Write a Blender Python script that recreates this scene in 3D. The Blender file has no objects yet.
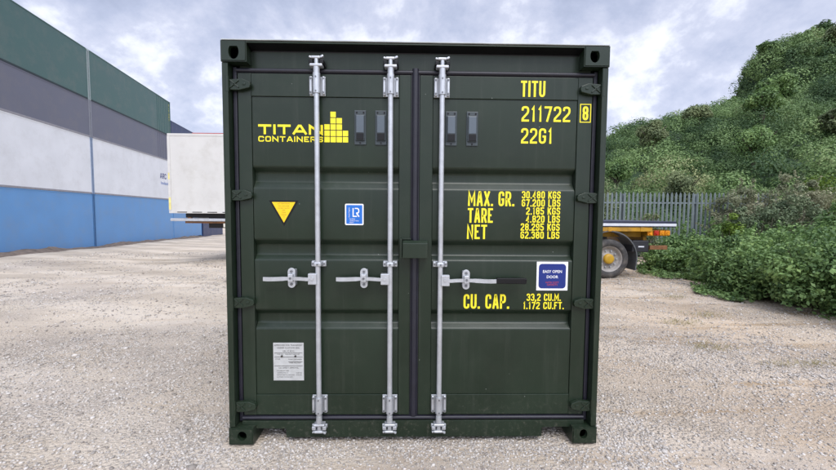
import bpy, bmesh, math, random
import numpy as np
from mathutils import Vector, Matrix
random.seed(7)
rng = np.random.default_rng(11)
S = bpy.context.scene
COL = S.collection
R = math.radians

# ------------------------------------------------------------------ camera
cam_d = bpy.data.cameras.new('camera')
cam = bpy.data.objects.new('camera', cam_d)
COL.objects.link(cam)
S.camera = cam
cam_d.sensor_width = 36.0
cam_d.lens = 36.0 * 375 / 836
cam_d.clip_end = 3000
cam_d.clip_start = 0.05
ya, pi_, ro = 0.0190, -0.0569, 0.0073
fw = Vector((math.sin(ya) * math.cos(pi_), math.cos(ya) * math.cos(pi_), math.sin(pi_)))
rt = Vector((math.cos(ya), -math.sin(ya), 0))
up = rt.cross(fw)
r2 = rt * math.cos(ro) + up * math.sin(ro)
u2 = up * math.cos(ro) - rt * math.sin(ro)
M4 = Matrix((r2, u2, -fw)).transposed().to_4x4()
M4.translation = Vector((-0.032, -2.4014, 1.5268))
cam.matrix_world = M4

# ------------------------------------------------------------------ world, sun, exposure
SUN_EL, SUN_AZ = R(52), R(163)          # azimuth clockwise from +Y : behind the camera, to the left
sun_dir = Vector((math.sin(SUN_AZ) * math.cos(SUN_EL), math.cos(SUN_AZ) * math.cos(SUN_EL), math.sin(SUN_EL)))
W = bpy.data.worlds.new('World')
S.world = W
W.use_nodes = True
nt = W.node_tree
nt.nodes.clear()


def wn(t, **k):
    n = nt.nodes.new(t)
    for a, b in k.items():
        setattr(n, a, b)
    return n


L = nt.links.new
wo = wn('ShaderNodeOutputWorld')
bg = wn('ShaderNodeBackground')
bg.inputs['Strength'].default_value = 0.1
sky = wn('ShaderNodeTexSky', sky_type='NISHITA', sun_disc=False)
sky.sun_elevation = SUN_EL
sky.sun_rotation = SUN_AZ
tc = wn('ShaderNodeTexCoord')
sep = wn('ShaderNodeSeparateXYZ')
L(tc.outputs['Generated'], sep.inputs[0])


def wmath(op, a, b=None, clamp=False):
    n = wn('ShaderNodeMath', operation=op, use_clamp=clamp)
    for i, v in enumerate((a, b)):
        if v is None:
            continue
        if isinstance(v, (int, float)):
            n.inputs[i].default_value = v
        else:
            L(v, n.inputs[i])
    return n.outputs[0]


zz = wmath('ADD', wmath('MAXIMUM', sep.outputs[2], 0.0), 0.6)
cx, cy = wmath('DIVIDE', sep.outputs[0], zz), wmath('DIVIDE', sep.outputs[1], zz)
cmb = wn('ShaderNodeCombineXYZ')
L(cx, cmb.inputs[0]); L(cy, cmb.inputs[1])
cmb.inputs[2].default_value = 7.7
n1 = wn('ShaderNodeTexNoise')
n1.inputs['Scale'].default_value = 3.6
n1.inputs['Detail'].default_value = 7
n1.inputs['Roughness'].default_value = 0.6
n1.inputs['Distortion'].default_value = 0.12
L(cmb.outputs[0], n1.inputs['Vector'])
n2 = wn('ShaderNodeTexNoise')
n2.inputs['Scale'].default_value = 1.3
n2.inputs['Detail'].default_value = 3
L(cmb.outputs[0], n2.inputs['Vector'])
mixn = wmath('ADD', wmath('MULTIPLY', n1.outputs['Fac'], 0.70), wmath('MULTIPLY', n2.outputs['Fac'], 0.30))
ramp = wn('ShaderNodeValToRGB')
cr = ramp.color_ramp
cr.elements[0].position = 0.38
cr.elements[0].color = (0.30, 0.34, 0.46, 1)
cr.elements[1].position = 0.62
cr.elements[1].color = (0.90, 0.91, 0.93, 1)
e = cr.elements.new(0.455); e.color = (0.385, 0.425, 0.56, 1)
e = cr.elements.new(0.515); e.color = (0.49, 0.52, 0.645, 1)
e = cr.elements.new(0.555); e.color = (0.66, 0.685, 0.78, 1)
L(mixn, ramp.inputs[0])
# brighter glow added round the sun, out of view, to light the doors
sdv = wn('ShaderNodeVectorMath', operation='DOT_PRODUCT')
L(tc.outputs['Generated'], sdv.inputs[0])
sdv.inputs[1].default_value = sun_dir
glow = wmath('MULTIPLY', wmath('POWER', wmath('MAXIMUM', sdv.outputs['Value'], 0.0), 2.0), 1.7)
hz = wmath('MULTIPLY', wmath('POWER', wmath('SUBTRACT', 1.0, wmath('MAXIMUM', sep.outputs[2], 0.0)), 5.0), 0.20)
gl = wmath('ADD', wmath('ADD', glow, 1.02), hz)
sc = wn('ShaderNodeVectorMath', operation='SCALE')
L(ramp.outputs[0], sc.inputs[0])
L(wmath('MULTIPLY', gl, 6.5), sc.inputs['Scale'])
mx = wn('ShaderNodeMix', data_type='RGBA')
mx.inputs[0].default_value = 0.94
L(sky.outputs[0], mx.inputs[6])
L(sc.outputs[0], mx.inputs[7])
L(mx.outputs[2], bg.inputs['Color'])
L(bg.outputs[0], wo.inputs[0])

sl = bpy.data.lights.new('sun', 'SUN')
sl.energy = 1.0
sl.angle = R(30)
sl.color = (1.0, 0.96, 0.9)
so = bpy.data.objects.new('sun', sl)
COL.objects.link(so)
so.rotation_euler = (-sun_dir).to_track_quat('-Z', 'Y').to_euler()
so.location = (-5, -10, 20)

vs = S.view_settings
vs.view_transform = 'Standard'
vs.look = 'None'
vs.gamma = 1
vs.use_curve_mapping = False
vs.exposure = 1.1

# ------------------------------------------------------------------ materials
MATS = {}


def mat(name, color, rough=0.5, metal=0.0, var=0.12, scale=6.0, bump=0.0, bscale=60.0, rvar=0.1, spec=0.5, dirt=None, dscale=2.0, damt=0.3):
    """Procedural painted/plain surface: noise-varied colour, roughness and bump, optional dirt patches."""
    if name in MATS:
        return MATS[name]
    m = bpy.data.materials.new(name)
    m.use_nodes = True
    t = m.node_tree
    b = t.nodes['Principled BSDF']
    tcn = t.nodes.new('ShaderNodeTexCoord')
    nz = t.nodes.new('ShaderNodeTexNoise')
    nz.inputs['Scale'].default_value = scale
    nz.inputs['Detail'].default_value = 5
    t.links.new(tcn.outputs['Object'], nz.inputs['Vector'])
    rp = t.nodes.new('ShaderNodeValToRGB')
    c = np.array(color)
    rp.color_ramp.elements[0].position = 0.3
    rp.color_ramp.elements[1].position = 0.7
    rp.color_ramp.elements[0].color = (*np.clip(c * (1 - var), 0, 1), 1)
    rp.color_ramp.elements[1].color = (*np.clip(c * (1 + var), 0, 1), 1)
    t.links.new(nz.outputs['Fac'], rp.inputs[0])
    out = rp.outputs[0]
    if dirt is not None:
        n3 = t.nodes.new('ShaderNodeTexNoise')
        n3.inputs['Scale'].default_value = dscale
        n3.inputs['Detail'].default_value = 8
        n3.inputs['Roughness'].default_value = 0.7
        t.links.new(tcn.outputs['Object'], n3.inputs['Vector'])
        r3 = t.nodes.new('ShaderNodeMapRange')
        r3.inputs['From Min'].default_value = 0.48
        r3.inputs['From Max'].default_value = 0.75
        r3.inputs['To Max'].default_value = damt
        t.links.new(n3.outputs['Fac'], r3.inputs['Value'])
        mxn = t.nodes.new('ShaderNodeMix')
        mxn.data_type = 'RGBA'
        t.links.new(r3.outputs[0], mxn.inputs[0])
        t.links.new(out, mxn.inputs[6])
        mxn.inputs[7].default_value = (*dirt, 1)
        out = mxn.outputs[2]
    t.links.new(out, b.inputs['Base Color'])
    rr = t.nodes.new('ShaderNodeMapRange')
    rr.inputs['To Min'].default_value = max(0.02, rough - rvar)
    rr.inputs['To Max'].default_value = min(1, rough + rvar)
    t.links.new(nz.outputs['Fac'], rr.inputs['Value'])
    t.links.new(rr.outputs[0], b.inputs['Roughness'])
    b.inputs['Metallic'].default_value = metal
    b.inputs['Specular IOR Level'].default_value = spec
    if bump:
        nb = t.nodes.new('ShaderNodeTexNoise')
        nb.inputs['Scale'].default_value = bscale
        nb.inputs['Detail'].default_value = 3
        t.links.new(tcn.outputs['Object'], nb.inputs['Vector'])
        bn = t.nodes.new('ShaderNodeBump')
        bn.inputs['Strength'].default_value = bump
        bn.inputs['Distance'].default_value = 0.004
        t.links.new(nb.outputs['Fac'], bn.inputs['Height'])
        t.links.new(bn.outputs[0], b.inputs['Normal'])
    MATS[name] = m
    return m


def leaf_mat(name, c_dark, c_light, rough=0.55, trans=0.25, rnd=0.5, third=None):
    """Foliage: each leaf takes its own green between two greens, crowns differ by their 'tint'."""
    m = bpy.data.materials.new(name)
    m.use_nodes = True
    t = m.node_tree
    b = t.nodes['Principled BSDF']
    g = t.nodes.new('ShaderNodeNewGeometry')
    at = t.nodes.new('ShaderNodeAttribute')
    at.attribute_name = 'tint'
    ad = t.nodes.new('ShaderNodeMath'); ad.operation = 'MULTIPLY_ADD'
    t.links.new(g.outputs['Random Per Island'], ad.inputs[0])
    ad.inputs[1].default_value = rnd
    t.links.new(at.outputs['Fac'], ad.inputs[2])
    rp = t.nodes.new('ShaderNodeValToRGB')
    rp.color_ramp.elements[0].color = (*c_dark, 1)
    rp.color_ramp.elements[1].color = (*c_light, 1)
    if third is not None:
        rp.color_ramp.elements[1].position = .72
        rp.color_ramp.elements.new(1.0).color = (*third, 1)
    t.links.new(ad.outputs[0], rp.inputs[0])
    t.links.new(rp.outputs[0], b.inputs['Base Color'])
    b.inputs['Roughness'].default_value = rough
    b.inputs['Specular IOR Level'].default_value = 0.35
    tr = t.nodes.new('ShaderNodeBsdfTranslucent')
    t.links.new(rp.outputs[0], tr.inputs['Color'])
    ms = t.nodes.new('ShaderNodeMixShader')
    ms.inputs[0].default_value = trans
    o = t.nodes['Material Output']
    t.links.new(b.outputs[0], ms.inputs[1])
    t.links.new(tr.outputs[0], ms.inputs[2])
    t.links.new(ms.outputs[0], o.inputs[0])
    MATS[name] = m
    return m


GREEN = mat('olive_green_paint', (0.0125, 0.0228, 0.0128), 0.34, var=0.16, scale=2.5, bump=0.06, bscale=22, rvar=0.09, spec=0.36, dirt=(0.10, 0.095, 0.08), dscale=7, damt=0.07)
def wear(m):
    """thin dust runs, a few pale chips and slight waviness of the sheet steel"""
    t = m.node_tree
    b = t.nodes['Principled BSDF']
    tcn = t.nodes.new('ShaderNodeTexCoord')

    def add(fac, col):
        src = b.inputs['Base Color'].links[0].from_socket
        x = t.nodes.new('ShaderNodeMix'); x.data_type = 'RGBA'
        t.links.new(fac, x.inputs[0]); t.links.new(src, x.inputs[6]); x.inputs[7].default_value = (*col, 1)
        t.links.new(x.outputs[2], b.inputs['Base Color'])

    def rng_(sock, a, b_, c, d):
        r = t.nodes.new('ShaderNodeMapRange')
        for nme, v in zip(('From Min', 'From Max', 'To Min', 'To Max'), (a, b_, c, d)):
            r.inputs[nme].default_value = v
        t.links.new(sock, r.inputs['Value'])
        return r.outputs[0]
    mp = t.nodes.new('ShaderNodeMapping'); mp.inputs['Scale'].default_value = (26, 26, 1.1)
    t.links.new(tcn.outputs['Object'], mp.inputs['Vector'])
    n = t.nodes.new('ShaderNodeTexNoise'); n.inputs['Scale'].default_value = 1.0; n.inputs['Detail'].default_value = 6; n.inputs['Roughness'].default_value = .65
    t.links.new(mp.outputs[0], n.inputs['Vector'])
    add(rng_(n.outputs['Fac'], .54, .80, 0, .09), (.16, .155, .135))
    sx = t.nodes.new('ShaderNodeSeparateXYZ'); t.links.new(tcn.outputs['Object'], sx.inputs[0])
    n5 = t.nodes.new('ShaderNodeTexNoise'); n5.inputs['Scale'].default_value = 38; n5.inputs['Detail'].default_value = 6; n5.inputs['Roughness'].default_value = .75
    t.links.new(tcn.outputs['Object'], n5.inputs['Vector'])
    lo = t.nodes.new('ShaderNodeMath'); lo.operation = 'MULTIPLY'
    t.links.new(rng_(sx.outputs[2], 0, .34, 1, 0), lo.inputs[0]); t.links.new(rng_(n5.outputs['Fac'], .54, .74, 0, .28), lo.inputs[1])
    add(lo.outputs[0], (.34, .30, .25))          # dried splashes of yard dust on the lowest edge
    v = t.nodes.new('ShaderNodeTexVoronoi'); v.inputs['Scale'].default_value = 9
    t.links.new(tcn.outputs['Object'], v.inputs['Vector'])
    add(rng_(v.outputs['Distance'], .022, .03, .55, 0), (.30, .31, .29))
    n3 = t.nodes.new('ShaderNodeTexNoise'); n3.inputs['Scale'].default_value = 2.4; n3.inputs['Detail'].default_value = 1.5
    t.links.new(tcn.outputs['Object'], n3.inputs['Vector'])
    bn = t.nodes.new('ShaderNodeBump'); bn.inputs['Strength'].default_value = .5; bn.inputs['Distance'].default_value = .012
    t.links.new(n3.outputs['Fac'], bn.inputs['Height'])
    old = b.inputs['Normal'].links[0].from_node
    t.links.new(bn.outputs[0], old.inputs['Normal'])


wear(GREEN)
DKGREEN = mat('dark_green_paint', (0.012, 0.016, 0.014), 0.5, var=0.15)
NAVY = mat('rubber_gasket', (0.011, 0.011, 0.019), 0.48, var=0.2, scale=14, bump=0.2, bscale=40)
GALV = mat('galvanised_steel', (0.50, 0.52, 0.545), 0.38, metal=0.55, var=0.09, scale=22, bump=0.05, bscale=120, rvar=0.10, dirt=(.26, .25, .23), dscale=9, damt=.35)
GALVD = mat('galvanised_bolt', (0.16, 0.165, 0.175), 0.45, metal=0.5, var=0.2, scale=40)
BLACK = mat('black_plastic', (0.004, 0.004, 0.005), 0.45, var=0.2, spec=.3)
VENTP = mat('grey_vent_plastic', (0.078, 0.100, 0.122), 0.35, var=0.08)
VENTB = mat('slate_vent_plastic', (0.035, 0.047, 0.052), 0.4, var=0.1)
YEL = mat('yellow_lettering', (0.84, 0.73, 0.02), 0.5, var=0.05, scale=20)
YELS = mat('yellow_sign', (0.86, 0.56, 0.005), 0.45, var=0.04)
INK = mat('dark_ink', (0.03, 0.025, 0.02), 0.6)
INKB = mat('brown_ink', (0.30, 0.18, 0.01), 0.6)
WHITE = mat('white_vinyl', (0.80, 0.80, 0.80), 0.4, var=0.03)
BLUES = mat('royal_blue_vinyl', (0.003, 0.018, 0.17), 0.5, var=0.05)
LBLUES = mat('sky_blue_vinyl', (0.008, 0.13, 0.50), 0.4, var=0.05)
REDS = mat('red_print', (0.42, 0.05, 0.07), 0.5)
PLATE = mat('data_plate_steel', (0.50, 0.51, 0.50), 0.45, metal=0.2, var=0.1, scale=20)


# ------------------------------------------------------------------ mesh helpers
class MB:
    def __init__(s):
        s.bm = bmesh.new()

    def box(s, x0, x1, y0, y1, z0, z1, bev=0.0, seg=2, rot=None):
        r = bmesh.ops.create_cube(s.bm, size=1.0)
        vsx = r['verts']
        c = Vector(((x0 + x1) / 2, (y0 + y1) / 2, (z0 + z1) / 2))
        d = (abs(x1 - x0), abs(y1 - y0), abs(z1 - z0))
        for v in vsx:
            p = Vector((v.co.x * d[0], v.co.y * d[1], v.co.z * d[2]))
            if rot is not None:
                p = rot @ p
            v.co = c + p
        if bev:
            es = list({e for v in vsx for e in v.link_edges})
            bmesh.ops.bevel(s.bm, geom=es, offset=bev, segments=seg, affect='EDGES', profile=0.5)
        return s

    def tube(s, a, b, r0, r1=None, n=16, caps=True):
        a, b = Vector(a), Vector(b)
        r1 = r0 if r1 is None else r1
        d = (b - a).normalized()
        k = Vector((0, 0, 1)) if abs(d.z) < 0.9 else Vector((1, 0, 0))
        p = d.cross(k).normalized(); q = d.cross(p)
        A = [s.bm.verts.new(a + (p * math.cos(2 * math.pi * i / n) + q * math.sin(2 * math.pi * i / n)) * r0) for i in range(n)]
        B = [s.bm.verts.new(b + (p * math.cos(2 * math.pi * i / n) + q * math.sin(2 * math.pi * i / n)) * r1) for i in range(n)]
        for i in range(n):
            f = s.bm.faces.new((A[i], A[(i + 1) % n], B[(i + 1) % n], B[i])); f.smooth = True
        if caps:
            for f in (s.bm.faces.new(A[::-1]), s.bm.faces.new(B)):
                for e in f.edges:
                    e.smooth = False
        return s

    def prism(s, pts, axis, lo, hi, bev=0.0):
        """polygon pts (2D) extruded along an axis: 'y' -> (x,z); 'x' -> (y,z); 'z' -> (x,y)"""
        def P(u, v, w):
            return {'y': (u, w, v), 'x': (w, u, v), 'z': (u, v, w)}[axis]
        A = [s.bm.verts.new(P(u, v, lo)) for u, v in pts]
        B = [s.bm.verts.new(P(u, v, hi)) for u, v in pts]
        n = len(pts)
        fs = [s.bm.faces.new(A[::-1]), s.bm.faces.new(B)]
        for i in range(n):
            fs.append(s.bm.faces.new((A[i], A[(i + 1) % n], B[(i + 1) % n], B[i])))
        if bev:
            es = list({e for f in fs for e in f.edges})
            bmesh.ops.bevel(s.bm, geom=es, offset=bev, segments=2, affect='EDGES', profile=0.5)
        return s

    def lathe(s, prof, c, axis='y', n=32):
        """prof: (radius, height along axis)"""
        rings = []
        for r, h in prof:
            ring = []
            for i in range(n):
                a = 2 * math.pi * i / n
                u, v = r * math.cos(a), r * math.sin(a)
                p = {'y': (u, h, v), 'z': (u, v, h), 'x': (h, u, v)}[axis]
                ring.append(s.bm.verts.new(Vector(c) + Vector(p)))
            rings.append(ring)
        for A, B in zip(rings, rings[1:]):
            for i in range(n):
                f = s.bm.faces.new((A[i], A[(i + 1) % n], B[(i + 1) % n], B[i])); f.smooth = True
        return s

    def quad(s, a, b, c, d):
        s.bm.faces.new([s.bm.verts.new(p) for p in (a, b, c, d)])
        return s

    def build(s, name, m, parent=None, recalc=True):
        if recalc:
            bmesh.ops.recalc_face_normals(s.bm, faces=s.bm.faces[:])
        me = bpy.data.meshes.new(name)
        s.bm.to_mesh(me); s.bm.free()
        me.materials.append(m)
        return link(name, me, parent)


def each(mb, name, m, parent):
    """every loose piece of a mesh becomes a part of its own"""
    bm = mb.bm
    bmesh.ops.recalc_face_normals(bm, faces=bm.faces[:])
    seen = set()
    for v0 in list(bm.verts):
        if v0 in seen:
            continue
        stack, isl = [v0], []
        seen.add(v0)
        while stack:
            v = stack.pop(); isl.append(v)
            for e in v.link_edges:
                w = e.other_vert(v)
                if w not in seen:
                    seen.add(w); stack.append(w)
        idx = {v: i for i, v in enumerate(isl)}
        fs = {f for v in isl for f in v.link_faces}
        me = bpy.data.meshes.new(name)
        me.from_pydata([v.co[:] for v in isl], [], [[idx[v] for v in f.verts] for f in fs])
        me.materials.append(m)
        link(name, me, parent)
    bm.free()


def link(name, me, parent=None):
    o = bpy.data.objects.new(name, me)
    COL.objects.link(o)
    if parent is not None:
        o.parent = parent
    return o


def npmesh(name, V, F, m, parent=None, tint=None, smooth=False):
    """mesh from numpy verts and equal-size faces"""
    me = bpy.data.meshes.new(name)
    k = F.shape[1]
    me.vertices.add(len(V)); me.vertices.foreach_set('co', np.ascontiguousarray(V, dtype=np.float32).ravel())
    me.loops.add(F.size); me.loops.foreach_set('vertex_index', np.ascontiguousarray(F, dtype=np.int32).ravel())
    me.polygons.add(len(F))
    me.polygons.foreach_set('loop_start', np.arange(0, F.size, k, dtype=np.int32))
    me.polygons.foreach_set('loop_total', np.full(len(F), k, dtype=np.int32))
    if smooth:
        me.polygons.foreach_set('use_smooth', np.ones(len(F), dtype=bool))
    if tint is not None:
        a = me.attributes.new('tint', 'FLOAT', 'FACE')
        a.data.foreach_set('value', np.asarray(tint, dtype=np.float32))
    me.materials.append(m)
    me.update(calc_edges=True)
    return link(name, me, parent)


def thing(name, label, cat, loc=(0, 0, 0), rotz=0, group=None):
    o = bpy.data.objects.new(name, None)
    o.empty_display_size = 0.2
    COL.objects.link(o)
    o.location = loc
    o.rotation_euler = (0, 0, rotz)
    tag(o, label, cat, group)
    return o


def tag(o, label, cat, group=None):
    o['label'] = label
    o['category'] = cat
    if group:
        o['group'] = group
    return o


# ------------------------------------------------------------------ stroke lettering
RR = 0.2
O4 = [(0, 0, RR), (1, 0, RR), (1, 1, RR), (0, 1, RR)]
GLY = {
    '0': [('c', O4)], 'O': [('c', O4)],
    '1': [('o', [(0.12, 0.80), (0.6, 1.0), (0.6, 0)])],
    '2': [('o', [(0, .74), (0, 1, RR), (1, 1, RR), (1, .60, .12), (0, .14, .05), (0, 0), (1, 0)])],
    '3': [('o', [(0, .76), (0, 1, RR), (1, 1, RR), (1, .53, .12), (.35, .53)]), ('o', [(.35, .53), (1, .53, .12), (1, 0, RR), (0, 0, RR), (0, .24)])],
    '4': [('o', [(.74, 0), (.74, 1), (0, .27), (1, .27)])],
    '5': [('o', [(1, 1), (0, 1), (0, .57), (1, .57, RR), (1, 0, RR), (0, 0, RR), (0, .24)])],
    '6': [('o', [(1, .78), (1, 1, RR), (0, 1, RR), (0, 0, RR), (1, 0, RR), (1, .56, RR), (0, .56)])],
    '7': [('o', [(0, 1), (1, 1), (.35, 0)])],
    '8': [('c', [(0, .52, RR * .8), (1, .52, RR * .8), (1, 1, RR), (0, 1, RR)]), ('c', [(0, 0, RR), (1, 0, RR), (1, .52, RR * .8), (0, .52, RR * .8)])],
    '9': [('o', [(0, .22), (0, 0, RR), (1, 0, RR), (1, 1, RR), (0, 1, RR), (0, .44, RR), (1, .44)])],
    'A': [('o', [(0, 0), (.42, 1), (.58, 1), (1, 0)]), ('o', [(.17, .27), (.83, .27)])],
    'B': [('o', [(0, 0), (0, 1), (1, 1, RR), (1, .52, RR * .7), (0, .52)]), ('o', [(.3, .52), (1, .52, RR * .8), (1, 0, RR), (0, 0)])],
    'C': [('o', [(1, .70), (1, 1, RR), (0, 1, RR), (0, 0, RR), (1, 0, RR), (1, .30)])],
    'E': [('o', [(1, 1), (0, 1), (0, 0), (1, 0)]), ('o', [(0, .52), (.85, .52)])],
    'F': [('o', [(1, 1), (0, 1), (0, 0)]), ('o', [(0, .52), (.85, .52)])],
    'G': [('o', [(1, .72), (1, 1, RR), (0, 1, RR), (0, 0, RR), (1, 0, RR), (1, .46), (.52, .46)])],
    'I': [('o', [(0, 0), (0, 1)])],
    'K': [('o', [(0, 0), (0, 1)]), ('o', [(1, 1), (0.08, .40)]), ('o', [(.36, .58), (1, 0)])],
    'L': [('o', [(0, 1), (0, 0), (1, 0)])],
    'M': [('o', [(0, 0), (0, 1), (.5, .3), (1, 1), (1, 0)])],
    'N': [('o', [(0, 0), (0, 1), (1, 0), (1, 1)])],
    'P': [('o', [(0, 0), (0, 1), (1, 1, RR), (1, .44, RR), (0, .44)])],
    'R': [('o', [(0, 0), (0, 1), (1, 1, RR), (1, .46, RR), (0, .46)]), ('o', [(.5, .46), (1, 0)])],
    'S': [('o', [(1, .74), (1, 1, RR), (0, 1, RR), (0, .52, RR), (1, .52, RR), (1, 0, RR), (0, 0, RR), (0, .26)])],
    'T': [('o', [(0, 1), (1, 1)]), ('o', [(.5, 1), (.5, 0)])],
    'U': [('o', [(0, 1), (0, 0, RR), (1, 0, RR), (1, 1)])],
    'X': [('o', [(0, 0), (1, 1)]), ('o', [(0, 1), (1, 0)])],
}
GW = {'I': 0.0, '1': 0.55, 'M': 1.45, '.': 0.0, ',': 0.0, ' ': 0.8, 'A': 1.1, 'N': 1.1, 'T': 1.0, 'E': .85, 'F': .85, 'L': .85}


def path_pts(kind, pts):
    out = []
    n = len(pts)
    for i, p in enumerate(pts):
        r = p[2] if len(p) > 2 else 0
        P = Vector(p[:2])
        if r and (kind == 'c' or 0 < i < n - 1):
            A = Vector(pts[(i - 1) % n][:2]); B = Vector(pts[(i + 1) % n][:2])
            da, db = A - P, B - P
            ra = min(r, da.length * 0.49); rb = min(r, db.length * 0.49)
            a = P + da.normalized() * ra; b = P + db.normalized() * rb
            for k in range(5):
                t = k / 4
                out.append(a * (1 - t) ** 2 + P * 2 * t * (1 - t) + b * t * t)
        else:
            out.append(P)
    return out


def ribbon(bm, pts, w, closed, fn):
    n = len(pts)
    Ls, Rs = [], []
    for i in range(n):
        if closed:
            d0 = (pts[i] - pts[i - 1]).normalized(); d1 = (pts[(i + 1) % n] - pts[i]).normalized()
        else:
            d0 = (pts[i] - pts[i - 1]).normalized() if i else (pts[1] - pts[0]).normalized()
            d1 = (pts[i + 1] - pts[i]).normalized() if i < n - 1 else d0
        t = d0 + d1
        t = t.normalized() if t.length > 1e-6 else d0
        nn = Vector((-t.y, t.x))
        c = max(0.42, nn.dot(Vector((-d0.y, d0.x))))
        off = nn * (w / 2 / c)
        Ls.append(bm.verts.new(fn(pts[i] + off))); Rs.append(bm.verts.new(fn(pts[i] - off)))
    for i in range(n if closed else n - 1):
        j = (i + 1) % n
        bm.faces.new((Ls[i], Rs[i], Rs[j], Ls[j]))


def letters(name, rows, y, m, parent, t=0.14, gap=0.32, layer=0.0003):
    """rows: (text, x0, x1, z0, z1); lettering painted on the plane y (facing -y)"""
    bm = bmesh.new()
    for text, x0, x1, z0, z1 in rows:
        h = z1 - z0
        w = h * t
        adv = []
        for ch in text:
            adv.append(GW.get(ch, 1.0))
        # stroke widths take fixed room; the rest scales
        fixed = sum(w for ch in text if ch != ' ')
        flex = sum(adv) + gap * (len(text) - 1)
        k = (x1 - x0 - fixed) / max(flex, 1e-3)
        if flex < 1e-3:
            x0 = (x0 + x1 - w) / 2
            k = 0
        x = x0
        for ch, a in zip(text, adv):
            if ch == ' ':
                x += (a + gap) * k
                continue
            gx = x + w / 2
            if ch in '.,':
                def fp(p):
                    return (p.x, y, p.y)
                pts = [Vector((gx, z0)), Vector((gx, z0 + w * 1.1))] if ch == '.' else [Vector((gx - w * .4, z0 - w)), Vector((gx, z0 + w * 1.1))]
                ribbon(bm, pts, w * 1.1, False, fp)
            else:
                for li, (kind, pts) in enumerate(GLY[ch]):
                    sc_ = []
                    for p in pts:
                        q = (gx + p[0] * a * k, z0 + w / 2 + p[1] * (h - w))
                        # stroke ends reach the cap line
                        sc_.append(q + ((min(p[2] * h, p[2] * h),) if len(p) > 2 else ()))
                    if kind == 'o':
                        for idx, nb in ((0, 1), (-1, -2)):
                            P = Vector(sc_[idx][:2]); Q = Vector(sc_[nb][:2])
                            if abs(P.y - z0 - w / 2) < 1e-6 or abs(P.y - z1 + w / 2) < 1e-6:
                                d = (P - Q)
                                if abs(d.y) > abs(d.x) * 0.8:
                                    P = P + d.normalized() * (w / 2)
                                    sc_[idx] = (P.x, P.y)
                                elif ch in 'TELF257' or ch == 'C':
                                    P = P + d.normalized() * (w / 2)
                                    sc_[idx] = (P.x, P.y)
                    pp = path_pts(kind, sc_)
                    yy = y - li * layer
                    ribbon(bm, pp, w, kind == 'c', lambda p, yy=yy: (p.x, yy, p.y))
            x += w + (a + gap) * k
    for f in bm.faces:
        f.normal_update()
        if f.normal.y > 0:
            f.normal_flip()
    me = bpy.data.meshes.new(name)
    bm.to_mesh(me); bm.free()
    me.materials.append(m)
    return link(name, me, parent)


def fonttext(name, rows, y, m, parent, vertical=False):
    """rows: (text, xc, z_baseline, size, xscale) with the built-in font, merged to one mesh facing -y"""
    bm = bmesh.new()
    for row in rows:
        text, xc, zb, size, xs = row[:5]
        cu = bpy.data.curves.new('t', 'FONT')
        cu.body = text
        cu.size = size
        cu.align_x = 'CENTER'
        cu.offset = size * (row[5] if len(row) > 5 else 0.0)
        cu.resolution_u = 2
        ob = bpy.data.objects.new('t', cu)
        COL.objects.link(ob)
        me = bpy.data.meshes.new_from_object(ob.evaluated_get(bpy.context.evaluated_depsgraph_get()))
        if vertical:
            me.transform(Matrix(((0, -1, 0, xc), (0, 0, 0, y), (xs, 0, 0, zb), (0, 0, 0, 1))))
        else:
            me.transform(Matrix(((xs, 0, 0, xc), (0, 0, 0, y), (0, 1, 0, zb), (0, 0, 0, 1))))
        bm.from_mesh(me)
        bpy.data.objects.remove(ob); bpy.data.meshes.remove(me); bpy.data.curves.remove(cu)
    for f in bm.faces:
        f.normal_update()
        if f.normal.y > 0:
            f.normal_flip()
    me = bpy.data.meshes.new(name)
    bm.to_mesh(me); bm.free()
    me.materials.append(m)
    return link(name, me, parent)


# ------------------------------------------------------------------ ground
def vnoise(x, y, seed):
    """smooth value noise in numpy"""
    r = np.random.default_rng(seed).random((64, 64))
    xi, yi = np.floor(x).astype(int), np.floor(y).astype(int)
    fx, fy = x - xi, y - yi
    fx, fy = fx * fx * (3 - 2 * fx), fy * fy * (3 - 2 * fy)
    g = lambda a, b: r[a % 64, b % 64]
    return (g(xi, yi) * (1 - fx) + g(xi + 1, yi) * fx) * (1 - fy) + (g(xi, yi + 1) * (1 - fx) + g(xi + 1, yi + 1) * fx) * fy


def sstep(a, b, x):
    t = np.clip((x - a) / (b - a), 0, 1)
    return t * t * (3 - 2 * t)


def ground_z(x, y):
    x, y = np.asarray(x, float), np.asarray(y, float)
    z = -0.026 * np.maximum(0, np.minimum(y, 60) - 3) * sstep(-2, -11, x)
    und = (vnoise(x * .45 + 9, y * .45 + 3, 1) - .5) * 0.09 + (vnoise(x * 1.4, y * 1.4, 2) - .5) * 0.045
    mic = (vnoise(x * 5, y * 5, 3) - .5) * 0.022 + (vnoise(x * 14, y * 14, 4) - .5) * 0.014
    under = np.maximum(sstep(1.9, 1.35, np.abs(x)) * sstep(-.9, -.15, y) * sstep(7, 6.2, y), 0)
    fade = 1 - 0.9 * under
    return z + (und + mic) * fade - 0.012


def axis(segs):
    out = [segs[0][0]]
    for a, b, st in segs:
        n = max(1, int(round((b - a) / st)))
        out += list(np.linspace(a, b, n + 1)[1:])
    return np.array(out)


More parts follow.
